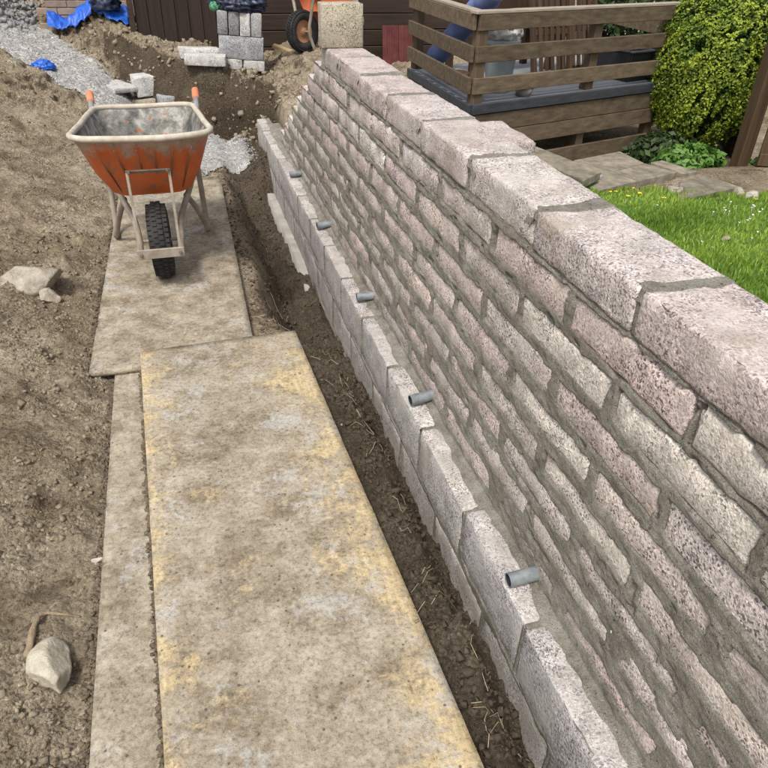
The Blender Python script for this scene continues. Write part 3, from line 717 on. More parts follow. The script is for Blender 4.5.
# blue crumpled bag in the soil
p = PZ(47, 83, .23); tag(blob('blue_bag', (p[0], p[1], gz_(p[0], p[1]) + .035), (.085, .06, .055), M_BLUET, 3, .45, 2.2, 4, .5, True), 'small crumpled bright blue plastic scrap on the left soil slope', 'plastic scrap')
# clods and crumbs: uncountable
def scatter(n, fxy, zf, smin, smax, seed, mat, name, label, cat, squash=.75, pw_=2.2, sink=.25):
    rs = np.random.RandomState(seed); ico = bmesh.new(); bmesh.ops.create_cube(ico, size=1.25)
    bv = np.array([v.co[:] for v in ico.verts]); bf = np.array([[v.index for v in f.verts] for f in ico.faces]); ico.free()
    xy = fxy(rs, n); n = len(xy); s = smin + (smax - smin) * rs.rand(n) ** pw_
    V = (bv[None] + .55 * (rs.rand(n, len(bv), 3) - .5)) * s[:, None, None] * (np.array([1, 1, squash]) * (1 + 1.1 * (rs.rand(n, 1, 3) - .5)))
    t_ = rs.rand(n) * 3; ct, s_t = np.cos(t_)[:, None], np.sin(t_)[:, None]; V = np.stack([V[..., 0], V[..., 1] * ct - V[..., 2] * s_t, V[..., 1] * s_t + V[..., 2] * ct], -1)
    a = rs.rand(n) * 6.28; ca, sa = np.cos(a)[:, None], np.sin(a)[:, None]
    V = np.stack([V[..., 0] * ca - V[..., 1] * sa, V[..., 0] * sa + V[..., 1] * ca, V[..., 2]], -1)
    z = zf(xy[:, 0], xy[:, 1]) + s * (squash - sink) * .6
    V = V + np.concatenate([xy, z[:, None]], 1)[:, None, :]
    F = bf[None] + (np.arange(n) * len(bv))[:, None, None]
    return tag(obj(name, V.reshape(-1, 3), F.reshape(-1, F.shape[-1]), mat), label, cat, kind='stuff')
def left_soil(rs, n):
    d_ = .6 + 7 * rs.rand(n) ** 1.3; x = -.46 - (rs.rand(n) ** 1.2) * (.35 + .30 * d_); y = d_
    k = vn(x * 3.1, y * 3.1, 77) + .35 * vn(x * 11, y * 11, 78) > .50; return np.stack([x, y], 1)[k]
scatter(19000, left_soil, ground, .0018, .013, 1, M_CLOD, 'soil_clods', 'brown soil clods and crumbs strewn over the left slope', 'soil', pw_=5, sink=.55)
def trench_soil(rs, n):
    y = .6 + 6.0 * rs.rand(n) ** 1.2; e = .50 - .26 * sst(2.5, 3.0, y); x = e + (.74 - e) * rs.rand(n); return np.stack([x, y], 1)
scatter(6000, trench_soil, ground, .002, .015, 2, m_simple('damp_clod', (.045, .034, .023), (.115, .09, .063), 20, .95, .6, 120, .006), 'trench_soil', 'dark damp soil clods in the trench beside the wall', 'soil', pw_=4, sink=.5)
def bank_soil(rs, n):
    x = -3 + 4.2 * rs.rand(n); y = np.interp(x, BX, BY) - .15 + 1.9 * rs.rand(n) ** 1.4; k = y < 11; return np.stack([x, y], 1)[k]
scatter(3800, bank_soil, ground, .006, .042, 4, M_CLOD, 'bank_soil', 'lumps of earth and stones on the dug bank at the back', 'soil', pw_=5, sink=.6)
def berm_soil(rs, n):
    y = .6 + 3.0 * rs.rand(n); x = 1.045 + .22 * rs.rand(n) ** 1.5; return np.stack([x, y], 1)
scatter(900, berm_soil, ground, .004, .022, 6, M_CLOD, 'backfill_soil', 'brown soil crumbs heaped along the back edge of the coping', 'soil', pw_=2.5)
def on_board(rs, n): return np.stack([-.22 + .68 * rs.rand(n), .8 + 1.9 * rs.rand(n)], 1)
scatter(170, on_board, lambda x, y: np.full(len(x), .054), .0014, .006, 5, M_CLOD, 'board_crumbs', 'soil crumbs scattered on the top board', 'soil', pw_=3)
def edge_shadow_crumbs(rs, n):  # dark soil crumbs that draw the shadow line beside the board edges
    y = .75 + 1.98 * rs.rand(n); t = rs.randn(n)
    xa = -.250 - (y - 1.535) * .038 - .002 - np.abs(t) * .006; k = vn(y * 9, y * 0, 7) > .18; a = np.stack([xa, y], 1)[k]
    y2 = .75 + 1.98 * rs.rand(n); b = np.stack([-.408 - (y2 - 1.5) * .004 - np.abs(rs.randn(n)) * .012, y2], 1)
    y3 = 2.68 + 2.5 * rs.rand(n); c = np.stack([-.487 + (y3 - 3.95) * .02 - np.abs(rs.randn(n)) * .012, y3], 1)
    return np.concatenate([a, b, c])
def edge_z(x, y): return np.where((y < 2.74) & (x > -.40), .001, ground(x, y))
scatter(2600, edge_shadow_crumbs, edge_z, .0016, .0095, 15, m_simple('edge_shadow_soil', (.085, .064, .043), (.20, .162, .115), 20, .95, .6, 120, .006), 'edge_shadow_soil', 'dark soil crumbs added as a shadow line along the left edges of the boards', 'soil', pw_=2.5)
def rubble(rs, n):
    x = -2.7 + 1.3 * rs.rand(n); y = 9.0 + 1.6 * rs.rand(n); return np.stack([x, y], 1)
scatter(1300, rubble, lambda x, y: ground(x, y) + .22 * np.exp(-((x + 1.9) / .4) ** 2 - ((y - 9.7) / .45) ** 2) * vn(x * 9, y * 9, 3), .010, .040, 8, m_simple('grey_stone', (.15, .15, .15), (.32, .32, .32), 12, .9, .5), 'rubble_heap', 'heap of grey broken stone at the top left', 'rubble')
def grav(rs, n):
    x = -1.75 + 2.45 * rs.rand(n); y = np.interp(x, BX, BY) - 1.8 * rs.rand(n); k = gravel_mask(x, y); return np.stack([x, y], 1)[k]
scatter(13000, grav, lambda x, y: ground(x, y) + .010, .003, .0085, 14, m_simple('gravel_chip', (.24, .24, .235), (.44, .44, .43), 30, .9, .3), 'gravel_stones', 'small grey gravel stones on the path behind the wheelbarrow', 'gravel', pw_=2)
# dry straws and fine roots in the trench
st = MB(); rs = random.Random(9)
for _ in range(70):
    y = .8 + 4.5 * rs.random() ** 1.3; e = .52 - .24 * float(sst(2.5, 3, y)); x = e + (.70 - e) * rs.random(); L = rs.uniform(.04, .15); a = rs.uniform(0, 6.28); pts = []
    for k in range(5):
        q = k / 4 - .5; xx = x + L * q * math.cos(a + q * rs.uniform(-.6, .6)); yy = y + L * q * math.sin(a); pts.append((min(xx, .725), yy, gz_(min(xx, .725), yy) + .012 + .012 * math.sin(k * 2)))
    st.tube(pts, rs.uniform(.0005, .0011), 4)
tag(st.obj('dry_straw', M_STRAW), 'dry straws and fine roots lying in the trench', 'straw', kind='stuff')

# ------------------------------------------------------------------ block stack on the terrace
UX, UY = np.array([.995, -.10]), np.array([.10, .995]); SO = np.array([.50, 7.72]); SZ = .35
def st_blk(x, y, z, d, label, seed, mat=M_GREYB, dyaw=0, group='loose blocks of the stack by the shed'):
    q = SO + UX * x + UY * y; return loose((q[0], q[1], SZ + z - .07 * (x - .22)), (0, .07, -.10 + dyaw), label, d, mat, seed, 'concrete_block', group)
LG = m_block('light_block', [(.60, .59, .57), (.55, .54, .52)], .5); DG = m_block('dark_block', [(.27, .275, .28), (.23, .23, .235)], .1); MG = m_block('mid_block', [(.36, .365, .38), (.38, .38, .39)], .2)
st_blk(.1075, .22, .05, (.213, .44, .10), 'pale block lying at the bottom left of the block stack', 601, LG)
st_blk(.3325, .22, .05, (.213, .44, .10), 'pale block lying at the bottom right of the block stack', 602, LG)
st_blk(.22, .05, .2085, (.44, .10, .214), 'wide grey block forming the middle of the block stack', 603, MG)
st_blk(.22, .33, .2085, (.44, .20, .214), 'grey block hidden behind the wide middle block of the stack', 604, MG)
for k, (mt, lb) in enumerate([(DG, 'dark upright block at the left of the top row of the stack'), (DG, 'dark upright block second from left in the top row of the stack'), (LG, 'pale upright block third from left in the top row of the stack'), (MG, 'grey upright block at the right end of the top row of the stack')]):
    st_blk(.055 + k * .110, .22, .4235, (.102, .44, .213), lb, 610 + k, mt)
# crumpled bag on the stack
q = SO + UX * .22 + UY * .20
tag(blob('plastic_sheet', (q[0], q[1], SZ + .53 + .065), (.25, .20, .115), M_NAVY, 5, .26, 2.3, 5, .55, True, None, (0, .07, -.1)), 'crumpled dark navy plastic sheet on top of the block stack', 'plastic sheet')
q = SO + UX * (.02) + UY * .10
tag(blob('green_bag', (q[0], q[1], SZ + .53 + .045), (.065, .06, .06), M_GREENP, 8, .35, 2.2, 4, .7, True), 'small crumpled green bag at the left end of the navy sheet', 'bag')
def hit(px, py):
    r = ray(px, py); t = 3.0
    while t < 14:
        p = r * t
        if p[2] + CAMZ < gz_(p[0], p[1]): break
        t += .02
    return np.array([p[0], p[1], gz_(p[0], p[1])])
for (px, py, yw, lb, sd_) in [(207, 70, .25, 'pale block lying flat on the earth at the left foot of the stack', 631), (200, 60, .45, 'pale block lying flat on the earth behind the one at the stack foot', 632)]:
    q = hit(px, py); loose((q[0], q[1] + .05, q[2] + .055), (.04, .05, yw + 1.2), lb, (.215, .40, .10), LG, sd_)
# three blocks behind the barrow
for (px, py, yw, d_, up_, mt, lb, sd_) in [
    (149, 113, -.10, (.28, .20, .15), 0, M_OLDB, 'buff block lying behind the wheelbarrow tray, left of its grey neighbour', 641),
    (172, 112, .30, (.22, .20, .12), 0, MG, 'grey block with pale top lying behind the wheelbarrow by its right handle', 642),
    (151, 101, .22, (.31, .22, .19), .05, LG, 'pale grey block standing highest behind the wheelbarrow tray', 643)]:
    q = hit(px, py); loose((q[0], q[1] + .08, q[2] + d_[2] / 2 - .012 + up_), (.03, -.05, yw), lb, d_, mt, sd_)
q = hit(117, 89); loose((q[0], q[1], q[2] + .022), (.04, .06, .6), 'flat pale slab at the lower end of the gravel ramp', (.30, .42, .05), LG, 645, 'concrete_slab')

# ------------------------------------------------------------------ shed, wall and things against it
SY = 8.9
shed = thing('timber_shed', (1.3, SY, .25), 'dark brown timber shed with plank door at the back', 'shed')
x = -.30; rs = random.Random(4)
while x < .86:
    MB().box((x + .072, SY + .01 + rs.uniform(-.003, .003), 1.25), (.142, .025, 2.0), None, .004).obj('door_plank', M_SHEDV, shed); x += .146
MB().box((.895, SY, 1.25), (.07, .09, 2.0), None, .005).obj('corner_post', M_SHED, shed)
z = .22
me_sl = None
while z < 2.2:
    MB().box((3.0, SY + .02, z + .085), (4.1, .028, .165), Matrix.Rotation(.10, 3, 'X'), .004).obj('weatherboard', M_SHED, shed); z += .175
MB().box((2.3, SY + .62, 1.2), (5.2, 1.1, 2.0)).obj('shed_body', M_SHEDV, shed)
MB().box((-.335, SY - .005, 1.25), (.06, .08, 2.0), None, .005).obj('corner_post', M_SHED, shed)
bw = thing('brick_wall', (-.7, SY + .45, .5), 'pale brown brick wall left of the shed behind the blue sheet', 'wall')
MB().box((-.80, SY + .51, .95), (.90, .08, 1.0)).obj('wall_mortar', M_MORTAR, bw)
mb = MB().box((0, 0, 0), (.215, .10, .065), None, .004); me_br = mesh_np('brick', mb.v, mb.f); me_br.materials.append(M_BRICKW)
for r_ in range(13):
    for k in range(4):
        o = bpy.data.objects.new('brick', me_br); o.location = Vector((-.46 - k * .225 - (.1125 if r_ % 2 else 0), SY + .508, .50 + r_ * .075)) - bw.location; o.rotation_euler = (0, rs.uniform(-.006, .006), 0); link(o, bw)
# blue tarpaulin on the bank
tx = np.linspace(-1.25, -.38, 64); ty = np.linspace(8.6, 9.36, 44); TX, TY = np.meshgrid(tx, ty)
edge = .12 * fbm(TX * 3, TX * 0 + 2, 201, 2) + .18 * sst(-.75, -.4, TX)
TZ = ground(TX, TY) + .03 + .07 * np.abs(fbm(TX * 3.2 + TY * 2, TY * 3.2, 203, 3)) + .10 * sst(9.0, 9.3, TY)
TZ = np.maximum(TZ, ground(TX, TY) + .012)
tp = grid_obj('tarpaulin', TX, TY, TZ, M_BLUET, None, (TY > 9.19 - .20 * sst(-.75, -.45, TX) + .10 * fbm(TX * 4, TY * 2, 205, 3)))
tag(tp, 'crumpled bright blue tarpaulin spread on the bank below the brick wall', 'tarpaulin'); sm = tp.modifiers.new('thickness', 'SOLIDIFY'); sm.thickness = .004
tag(blob('black_bag', (-.60, 9.18, gz_(-.60, 9.18) + .14), (.13, .10, .10), M_NAVY, 12, .4, 2, 4, .6, True), 'dark bag half covered by the blue tarpaulin', 'bag')
# second barrow tipped up against the shed
b2 = barrow('wheelbarrow', (1.22, 7.78, .72), 'second wheelbarrow tipped upright in front of the shed, wheel facing left', (math.radians(74), math.radians(4), math.radians(120)), 'wheelbarrows', M_RIM2)
b2.rotation_mode = 'XYZ'
b2.location.z = .63
q = PZ(283, 57, .40); o = MB().box((0, 0, 0), (.22, .07, .035), None, .003).obj('timber_offcut', M_OFFCUT); o.location = (q[0], q[1], gz_(q[0], q[1]) + .03); o.rotation_euler = (.1, .25, -.5); tag(o, 'short pale timber offcut on the earth below the tipped wheelbarrow', 'timber')
# red tiles leaning on the shed
for k, (px0, lb) in enumerate([(384, 'left of two dark red ridged tiles leaning on the shed'), (400, 'right of two dark red ridged tiles leaning on the shed')]):
    p = PZ(px0 + 7, 68, .12); t = MB(); wd_ = .20; Mr = Matrix.Rotation(-.16, 3, 'X')
    cx_, cy_ = p[0] - .09, SY - .16
    t.box((cx_, cy_, .09 + .27), (wd_, .02, .54), Mr, .003)
    for j in range(3): t.box(Vector((cx_ - .06 + j * .06, cy_, .09 + .27)) + Mr @ Vector((0, -.014, 0)), (.03, .014, .538), Mr, .004)
    tag(t.obj('roof_tile', M_REDT), lb, 'tile', 'dark red tiles by the shed')

# ------------------------------------------------------------------ deck
A = Vector((1.885, 4.42, 0)); Cc = Vector((3.70, 4.95, 0)); B = Vector((1.90, 5.80, 0)); FZ_ = .665
fd = (Cc - A).normalized(); sd2 = (B - A).normalized(); FL = (Cc - A).length; LL = (B - A).length
deck = thing('timber_deck', (2.8, 5.1, .12), 'raised timber deck with brown slatted rails and blue-grey floor', 'deck')
nrm = Vector((fd.y, -fd.x, 0)); nrl = Vector((-sd2.y, sd2.x, 0))
nb = 9
for k in range(nb):
    a = A + sd2 * (k * LL / nb + .06); MB().bar((a.x, a.y, FZ_ - .014), (a.x + fd.x * FL, a.y + fd.y * FL, FZ_ - .014), LL / nb - .008 , .028, (0, 0, 1), .003).obj('floor_board', M_DECKF, deck)
a = A + nrm * .012; MB().bar((a.x, a.y, FZ_ - .032), (a.x + fd.x * (FL + .02), a.y + fd.y * (FL + .02), FZ_ - .032), .03, .066, (0, 0, 1), .004).obj('edge_board', M_DECKE, deck)
a = A + nrl * .012; MB().bar((a.x, a.y, FZ_ - .033), (a.x + sd2.x * LL, a.y + sd2.y * LL, FZ_ - .033), .03, .064, (0, 0, 1), .004).obj('edge_board', M_DECKE, deck)
def rail(P0, dirv, L, off, z0, z1, name='rail', mat=M_DECKW, th=.024):
    a = P0 + off; MB().bar((a.x, a.y, (z0 + z1) / 2), (a.x + dirv.x * L, a.y + dirv.y * L, (z0 + z1) / 2), th, z1 - z0, (0, 0, 1), .003).obj(name, mat, deck)
for (z0, z1) in ((1.100, 1.192), (.915, 1.012), (.725, .825)):
    rail(A, fd, FL + .01, nrm * .004, z0, z1); rail(A + sd2 * .012, sd2, LL - .01, nrl * .018, z0, z1)
rail(A - fd * .03, fd, FL + .06, nrm * -.02, 1.1935, 1.212, 'rail_cap', M_CAP, .075); rail(A + sd2 * .02, sd2, LL, nrl * -.01, 1.1935, 1.2125, 'rail_cap', M_CAP, .07)
for (z0, z1) in ((.478, .592), (.362, .474), (.165, .275)): rail(A, fd, FL - .02, nrm * .002, z0, z1, 'skirt_board')
a = A + fd * (FL * .72); rail(a, fd, FL * .18, nrm * .002, .03, .125, 'skirt_board')
for (z0, z1) in ((.478, .592), (.362, .474)): rail(A + sd2 * .015, sd2, LL - .02, nrl * .016, z0, z1, 'skirt_board')
for P0, inn in ((A + nrm * -.046 - nrl * .05, 0), (A + fd * FL * .585 - nrm * .046, 0), (A + fd * (FL - .0) - nrm * .046, 0), (B - nrl * .04 - sd2 * .05, 0), (B + fd * FL - fd * .05 - sd2 * .05, 0)):
    MB().bar((P0.x, P0.y, .02), (P0.x, P0.y, 1.19), .072, .072, tuple(fd), .004).obj('post', M_POST, deck)
# far side rail of the deck
for (z0, z1) in ((.98, 1.09),): rail(A + fd * (FL - .02), sd2, LL, fd * 0, z0, z1)
# ground cover shade under the deck is real shade: joists close it off
for k in range(3):
    a = A + sd2 * (.25 + k * .45); MB().bar((a.x + fd.x * .05, a.y + fd.y * .05, .56), (a.x + fd.x * (FL - .05), a.y + fd.y * (FL - .05), .56), .045, .12, (0, 0, 1), .003).obj('joist', M_POST, deck)

# things on the deck
p = PZ(497, 91, FZ_); pot = thing('plant_pot', (p[0], p[1], FZ_), 'pale blue-grey tapered pot on the deck behind the corner post', 'pot')
MB().lathe([(.0005, .004), (.085, .004), (.118, .31), (.128, .31), (.128, .335), (.116, .335), (.10, .20), (.0005, .19)], (p[0], p[1], FZ_), (0, 0, 1), 28).obj('pot_body', M_POT, pot, False)
tag(blob('white_bag', (p[0], p[1], FZ_ + .385), (.115, .105, .085), M_WHITEP, 21, .3, 2.2, 4, .8, True), 'crumpled white plastic bag stuffed in the tapered pot on the deck', 'bag')
p = PZ(523, 96, FZ_); bo = MB().lathe([(.0005, .003), (.05, .003), (.068, .055), (.064, .055), (.045, .012), (.0005, .010)], (p[0], p[1], FZ_), (0, 0, 1), 24).obj('bowl', M_BOWL, None, True); tag(bo, 'small round metal bowl on the deck floor right of the pot', 'bowl')
p = PZ(456, 84, FZ_); bo = MB().lathe([(.0005, .003), (.055, .003), (.085, .06), (.09, .085), (.08, .085), (.06, .02), (.0005, .018)], (p[0], p[1], FZ_), (0, 0, 1), 24).obj('terracotta_dish', M_TERRA, None, True); tag(bo, 'low terracotta dish on the deck left of the corner post', 'dish')
# blue roll leaning on the rail
r0 = PY(434, 59, 5.55); r1 = PY(490, -4, 4.66)
pts = [Vector(r0).lerp(Vector(r1), t) for t in [0, .015, .04] + [.08 + .05 * i for i in range(23)]]
tag(MB().tube(pts, [.050, .068, .076] + [.078 + .006 * math.sin(i * 1.9) + .004 * math.sin(i * 4.3) for i in range(23)], 20).obj('fabric_roll', M_BLUER, None, True), 'thick rolled-up blue fabric leaning slantwise over the deck rail', 'roll')
def folding_chair(x, y, yaw, label):
    t = thing('folding_chair', (x, y, FZ_), label, 'chair', 'folded chairs on the deck', (math.radians(-14), 0, yaw))
    for s in (-1, 1): MB().bar((s * .19, 0, 0), (s * .19, 0, .66), .028, .042, (0, 1, 0)).obj('side_rail', M_CHAIRW, t, False, False)
    for s in (-1, 1): MB().bar((s * .155, .045, .0), (s * .155, .045, .58), .024, .036, (0, 1, 0)).obj('leg', M_CHAIRW, t, False, False)
    for k in range(5): MB().bar((-.12 + k * .06, -.006, .07), (-.12 + k * .06, -.006, .60), .034, .014, (0, 1, 0)).obj('slat', M_CHAIRW, t, False, False)
    for z_ in (.05, .34, .62): MB().bar((-.19, .018, z_), (.19, .018, z_), .022, .04, (0, 0, 1)).obj('cross_bar', M_CHAIRW, t, False, False)
    return t
q = A + fd * .98 + sd2 * .40; folding_chair(q.x, q.y, .30, 'brown slatted folding chair leaning on the deck, left of the pair')
q = A + fd * 1.34 + sd2 * .52; folding_chair(q.x, q.y, .30, 'brown slatted folding chair leaning on the deck, right of the pair by the black crates')
def crate(c, yaw, label, d=(.30, .40, .16)):
    t = thing('crate', c, label, 'crate', 'black crates on the deck', (0, 0, yaw)); w_, l_, h_ = d
    MB().box((0, 0, .006), (w_, l_, .012)).obj('crate_base', M_BLACK, t, False, False)
    for (cx, cy, dx, dy) in ((0, -l_ / 2, w_, .012), (0, l_ / 2, w_, .012), (-w_ / 2, 0, .012, l_ - .014), (w_ / 2, 0, .012, l_ - .014)):
        MB().box((cx, cy, h_ / 2 + .01), (dx, dy, h_ - .02), None, .002).obj('crate_side', M_BLACK, t, False, False)
    for (cx, cy, dx, dy) in ((0, -l_ / 2 - .004, w_ + .03, .028), (0, l_ / 2 + .004, w_ + .03, .028), (-w_ / 2 - .002, 0, .026, l_ - .022), (w_ / 2 + .002, 0, .026, l_ - .022)):
        MB().box((cx, cy, h_ + .004), (dx, dy, .012), None, .002).obj('crate_lip', m_grey, t, False, False)
m_grey = m_simple('grey_lip', (.10, .10, .11), (.17, .17, .18), 8, .4, .1)
q = A + fd * 1.62 + sd2 * .30; crate((q.x, q.y, FZ_), .28, 'black plastic crate on the deck, nearer the folding chairs', (.22, .40, .21))
q = A + fd * 1.90 - fd * .02 + sd2 * .30; crate((q.x, q.y, FZ_), .28, 'black plastic crate on the deck beside the hedge', (.22, .40, .21))
# bench further back on the deck
q = A + fd * .75 + sd2 * .95; t = thing('garden_bench', (q.x, q.y, FZ_), 'brown slatted garden bench at the back of the deck', 'bench', None, (0, 0, .28))
for k in range(4): MB().box((0, -.12 + k * .08, .36), (.9, .066, .022), None, .003).obj('seat_slat', M_CHAIRW, t, False, False)
for k in range(3): MB().box((0, .20, .46 + k * .10), (.9, .022, .075), None, .003).obj('back_slat', M_CHAIRW, t, False, False)
for sx in (-.4, .4):
    for sy in (-.12, .185): MB().box((sx, sy, .175 if sy < 0 else .36), (.05, .05, .348 if sy < 0 else .72), None, .003).obj('leg', M_CHAIRW, t, False, False)

# ------------------------------------------------------------------ paving, gate, edging
def slab(pix, ztop, th, label, seed):
    c = [PZ(px, py, ztop) for px, py in pix]; cx = sum(q[0] for q in c) / len(c); cy = sum(q[1] for q in c) / len(c)
    poly = [((q[0] - cx) * .985 + cx, (q[1] - cy) * .985 + cy) for q in c]
    area = sum(poly[i][0] * poly[(i + 1) % len(poly)][1] - poly[(i + 1) % len(poly)][0] * poly[i][1] for i in range(len(poly)))
    if area < 0: poly = poly[::-1]
    bm = bmesh.new(); mb = MB().prism([(a - cx, b - cy) for a, b in poly], -th, 0)
    vs = [bm.verts.new(v) for v in mb.v]
    for f in mb.f: bm.faces.new([vs[i] for i in f])
    bmesh.ops.bevel(bm, geom=bm.edges[:], offset=.006, segments=2, affect='EDGES', profile=.6)
    me = bpy.data.meshes.new('paving_slab'); bm.to_mesh(me); bm.free(); me.materials.append(M_PAVE)
    o = bpy.data.objects.new('paving_slab', me); o.location = (cx, cy, ztop); link(o); tag(o, label, 'slab', 'paving slabs behind the wall'); return o
slab([(573, 160), (620, 151), (645, 163), (614, 171)], .36, .05, 'back left slab of the four-slab paved patch by the deck', 1)
slab([(614, 171), (645, 163), (678, 172), (638, 181)], .36, .05, 'front right slab of the four-slab paved patch by the deck', 2)
slab([(573, 160), (614, 171), (638, 181), (600, 190), (560, 178)], .36, .05, 'front left slab of the four-slab paved patch by the deck', 3)
slab([(650, 162), (662, 160), (698, 171), (684, 174)], .33, .05, 'slab behind the patch, next to the green weeds', 4)
slab([(680, 181), (706, 175), (742, 187), (676, 200)], .345, .05, 'lone light slab at the lawn edge on the right, with crumbling corner', 5)
slab([(536, 146), (602, 172), (584, 181), (520, 152)], .43, .05, 'brown slab on the soil just behind the wall coping', 6)
p = PZ(590, 181, .36); loose((p[0] + .02, p[1] + .10, .335), (0, 0, .5), 'grey block propping up the brown slab behind the coping', (.12, .2, .09), MG, 651)
for (px, py, r, lb, sd_) in [(674, 193, (.05, .035, .035), 'pale broken stone at the crumbling corner of the lone slab', 31), (738, 194, (.05, .04, .03), 'angular stone between the lone slab and the gate', 32), (752, 199, (.06, .04, .03), 'flat grey stone in the grass below the gate', 33), (725, 241, (.025, .02, .018), 'small brown stone lying in the middle of the lawn', 34)]:
    p = PZ(px, py, .33); rock('stone', (p[0], p[1], float(lawn_z(np.array([p[0]]), np.array([p[1]]))[0]) + r[2] * .5), r, sd_, lb)
# low stone edging behind the weeds
e0 = PZ(700, 171, .33); e1 = PZ(744, 168, .33); ed = thing('stone_edging', ((e0[0] + e1[0]) / 2, (e0[1] + e1[1]) / 2, .2), 'low edging of small stones with flat cap beside the gate', 'edging')
dv = Vector(e1) - Vector(e0); dv.z = 0; L = dv.length; dv.normalize()
for r_ in range(2):
    for k in range(4):
        c = Vector(e0) + dv * (L * (k + .5) / 4); MB().bar(tuple(c - dv * (L / 8 - .004) + Vector((0, 0, -.155 + r_ * .062))), tuple(c + dv * (L / 8 - .004) + Vector((0, 0, -.155 + r_ * .062))), .09, .058, (0, 0, 1), .008).obj('stone', M_PAVE, ed)
c0 = Vector(e0) + Vector((0, 0, -.044)); c1 = Vector(e1) + Vector((0, 0, -.044)); MB().bar(tuple(c0), tuple(c1), .12, .035, (0, 0, 1), .006).obj('cap_stone', M_PAVE, ed)
# gate and fence at the right
g0 = PZ(741, 170, .28); gp = thing('timber_gate', (g0[0], g0[1], .2), 'brown plank gate with dark latch at the right edge', 'gate')
MB().bar((g0[0] + .06, g0[1] + .10, .1), (g0[0] + .06, g0[1] + .10, 1.12), .09, .09, (1, 0, 0), .006).obj('post', M_GATE, gp)
MB().bar((g0[0] + .06, g0[1] + .10, 1.121), (g0[0] + .06, g0[1] + .10, 1.145), .12, .12, (1, 0, 0), .01).obj('post_cap', M_GATE, gp)
gd = Vector((.80, -.45, 0)).normalized(); ga = Vector((g0[0] + .09, g0[1] - .02, 0))
for k in range(7):
    a = ga + gd * (.055 + k * .112); MB().bar((a.x, a.y, .24), (a.x, a.y, .98 + .02 * math.sin(k)), .106, .022, tuple(Vector((-gd.y, gd.x, 0))), .003).obj('plank', M_GATE, gp)
for z_ in (.36, .84):
    a = ga + Vector((gd.y, -gd.x, 0)) * .026; MB().bar((a.x, a.y, z_), (a.x + gd.x * .78, a.y + gd.y * .78, z_), .024, .08, (0, 0, 1), .003).obj('ledge_board', M_GATE, gp)
a = ga + gd * .10 + Vector((gd.y, -gd.x, 0)) * .045; MB().bar((a.x - gd.x * .08, a.y - gd.y * .08, .72), (a.x + gd.x * .1, a.y + gd.y * .1, .72), .016, .05, (0, 0, 1), .003).obj('latch', M_BLACK, gp)
fn = thing('timber_fence', (4.6, 5.2, .1), 'brown plank fence behind the hedge at the right', 'fence')
for k in range(26):
    a = Vector((4.05 + k * .07, 4.2 + k * .125, 0)); MB().bar((a.x, a.y, .05), (a.x, a.y, 1.15), .13, .02, (.87, -.49, 0), .003).obj('plank', M_GATE, fn)

# ------------------------------------------------------------------ plants
def leaves(name, P, N, size, mat, seed, parent=None, tint=None, asp=1.6, tilt=.7):
    """small two-triangle leaves at points P facing roughly N"""
    rs = np.random.RandomState(seed); n = len(P)
    N = N + tilt * rs.randn(n, 3); N /= np.linalg.norm(N, axis=1)[:, None] + 1e-9
    t = np.cross(N, rs.randn(n, 3)); t /= np.linalg.norm(t, axis=1)[:, None] + 1e-9; b = np.cross(N, t)
    s = (size * (.6 + .8 * rs.rand(n)))[:, None]
    V = np.stack([P - t * s * asp * .5, P + b * s * .42 + N * s * .12, P + t * s * asp * .5, P - b * s * .42 + N * s * .12], 1).reshape(-1, 3)
    F = np.arange(n * 4).reshape(n, 4); o = obj(name, V, F, mat, parent)
    tn = np.repeat(np.clip(tint if tint is not None else rs.rand(n), 0, 1), 4).astype(np.float32)
    at = o.data.attributes.new('tint', 'FLOAT', 'POINT'); at.data.foreach_set('value', tn); return o
def shrub(name, c, rad, n, size, mat, seed, label, cat, box=2.6, tintbase=.42, group=None):
    t = thing(name, (c[0], c[1], c[2] - rad[2]), label, cat, group); rs = np.random.RandomState(seed)
    D = rs.randn(n, 3); D /= np.linalg.norm(D, axis=1)[:, None]
    k = (np.abs(D) ** box).sum(1) ** (-1 / box)                        # squarish clipped outline
    lump = 1 + .10 * fbm(D[:, 0] * 3.2 + 5, D[:, 2] * 3.2 + D[:, 1] * 2.1, seed, 3) + .06 * fbm(D[:, 0] * 9, D[:, 2] * 9 + D[:, 1] * 7, seed + 9, 2)
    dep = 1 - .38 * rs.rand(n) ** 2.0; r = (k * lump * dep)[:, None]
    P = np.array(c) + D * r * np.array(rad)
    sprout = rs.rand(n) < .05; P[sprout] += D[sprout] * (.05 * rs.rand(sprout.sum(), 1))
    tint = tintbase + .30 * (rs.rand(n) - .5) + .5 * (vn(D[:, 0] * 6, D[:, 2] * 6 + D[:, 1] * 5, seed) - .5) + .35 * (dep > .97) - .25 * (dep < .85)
    gap = vn(D[:, 0] * 9 + 3, D[:, 2] * 9 + D[:, 1] * 8, seed + 20) > .24
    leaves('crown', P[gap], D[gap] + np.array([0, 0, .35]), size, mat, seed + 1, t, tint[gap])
    b = MB(); rr = random.Random(seed); base = Vector((c[0], c[1], c[2] - rad[2] - .12))
    for _ in range(7):
        e = Vector((c[0] + rr.uniform(-.5, .5) * rad[0], c[1] + rr.uniform(-.5, .5) * rad[1], c[2] + rr.uniform(0, .6) * rad[2])); mid = base.lerp(e, .45) + Vector((rr.uniform(-.04, .04), rr.uniform(-.04, .04), 0)); b.tube([base, mid, e], [.022, .014, .004], 6)
    b.obj('trunk', M_BARK, t, True); return t
shrub('clipped_hedge', (4.02, 4.80, .80), (.42, .42, .56), 85000, .0145, M_HEDGE, 301, 'clipped bright yellow-green hedge shrub beside the deck', 'shrub')
shrub('shrub', (4.7, 6.3, .85), (.9, .7, .75), 9000, .05, M_DARKL, 311, 'dark green shrub behind the deck in the background', 'shrub', 2.2)
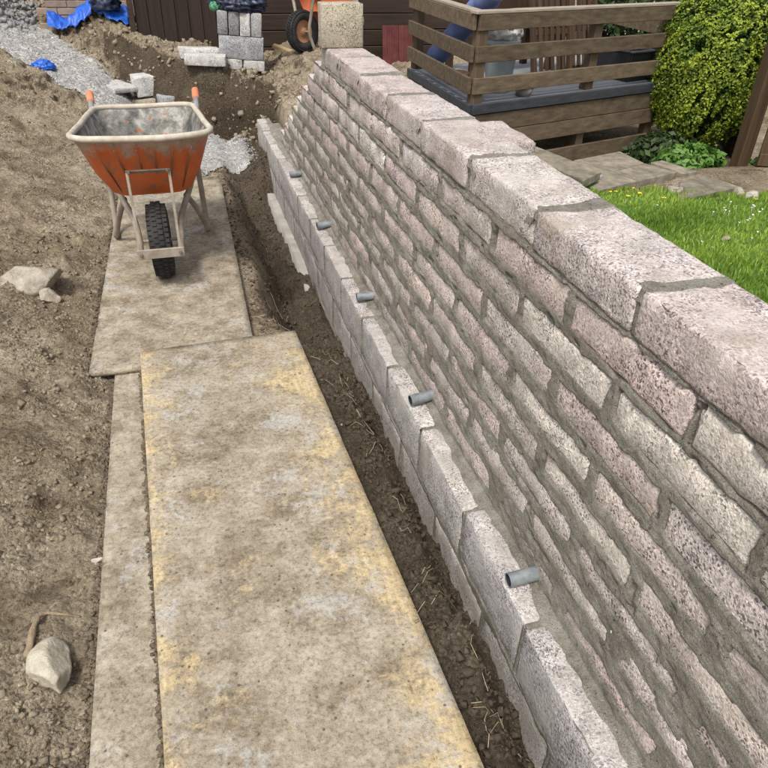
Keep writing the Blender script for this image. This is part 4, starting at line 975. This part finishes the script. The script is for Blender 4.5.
shrub('weed_clump', (3.52, 4.16, .27), (.27, .17, .12), 1500, .034, M_WEED, 321, 'fresh green leafy weeds at the foot of the hedge', 'plant', 2.0, .5)
shrub('weed_clump', (3.62, 4.60, .22), (.30, .22, .14), 1300, .034, M_DARKL, 331, 'dark low leaves between the deck skirt and the hedge', 'plant', 2.0, .5)
shrub('weed_clump', (3.98, 3.98, .24), (.12, .12, .08), 350, .030, M_WEED, 341, 'small green weed tuft beside the gate post', 'plant', 2.0, .5)
# grass
rs = np.random.RandomState(5); n = 85000
x = 1.2 + 3.2 * rs.rand(n); y = .9 + 2.9 * rs.rand(n); kx = lawn_mask(x, y - .03); x, y = x[kx], y[kx]; n = len(x); z = lawn_z(x, y)
h = (.014 + .022 * rs.rand(n)) * (.6 + .8 * vn(x * 4, y * 4, 401)); a = rs.rand(n) * 6.28; wd_ = .0028 + .0022 * rs.rand(n); ln = h * .7 * rs.rand(n); a2 = rs.rand(n) * 6.28
P0 = np.stack([x, y, z - .004], 1); side = np.stack([np.cos(a), np.sin(a), 0 * a], 1) * wd_[:, None]; lean = np.stack([np.cos(a2), np.sin(a2), 0 * a], 1) * ln[:, None]; up = np.stack([0 * h, 0 * h, h], 1)
V = np.stack([P0 - side, P0 + side, P0 + lean * .35 + up * .62 + side * .7, P0 + lean * .35 + up * .62 - side * .7, P0 + lean + up], 1).reshape(-1, 3)
b_ = np.arange(n)[:, None] * 5; F = np.concatenate([b_ + np.array([[0, 1, 2]]), b_ + np.array([[0, 2, 3]]), b_ + np.array([[3, 2, 4]])])
g = obj('grass', V, F, M_GRASS); tag(g, 'bright green lawn grass behind the wall', 'grass', kind='stuff')
at = g.data.attributes.new('tint', 'FLOAT', 'POINT'); at.data.foreach_set('value', np.repeat(np.clip(.5 + .5 * (rs.rand(n) - .5) + .7 * (vn(x * 3, y * 3, 403) - .5), 0, 1), 5).astype(np.float32))
# daisies and dandelions
def flowers(pts, mat, r, name, label, k=7):
    mb = MB()
    for (px, py) in pts:
        q = PZ(px, py, .36); zz = float(lawn_z(np.array([q[0]]), np.array([q[1]]))[0]) + random.uniform(.014, .024); vs = [(q[0], q[1], zz)]
        mb.tube([(q[0], q[1], zz - .05), (q[0], q[1], zz)], .0012, 4)
        for i in range(2 * k):
            a_ = math.pi * i / k; rr = r * (1 if i % 2 else .62); vs.append((q[0] + rr * math.cos(a_), q[1] + rr * math.sin(a_), zz + .002 + random.uniform(-.003, .003)))
        mb.add(vs, [(0, i + 1, (i + 1) % (2 * k) + 1) for i in range(2 * k)])
    tag(mb.obj(name, mat), label, 'flowers', kind='stuff')
rf = random.Random(8)
flowers([(rf.gauss(742, 16), rf.gauss(206, 5)) for _ in range(15)] + [(rf.uniform(640, 765), rf.uniform(200, 262)) for _ in range(9)], M_PETAL, .007, 'daisies', 'white daisies scattered in the lawn')
flowers([(616, 191), (634, 187), (640, 192), (664, 197), (756, 198), (628, 196), (610, 193)], M_YELL, .014, 'dandelions', 'yellow dandelions along the top edge of the lawn')
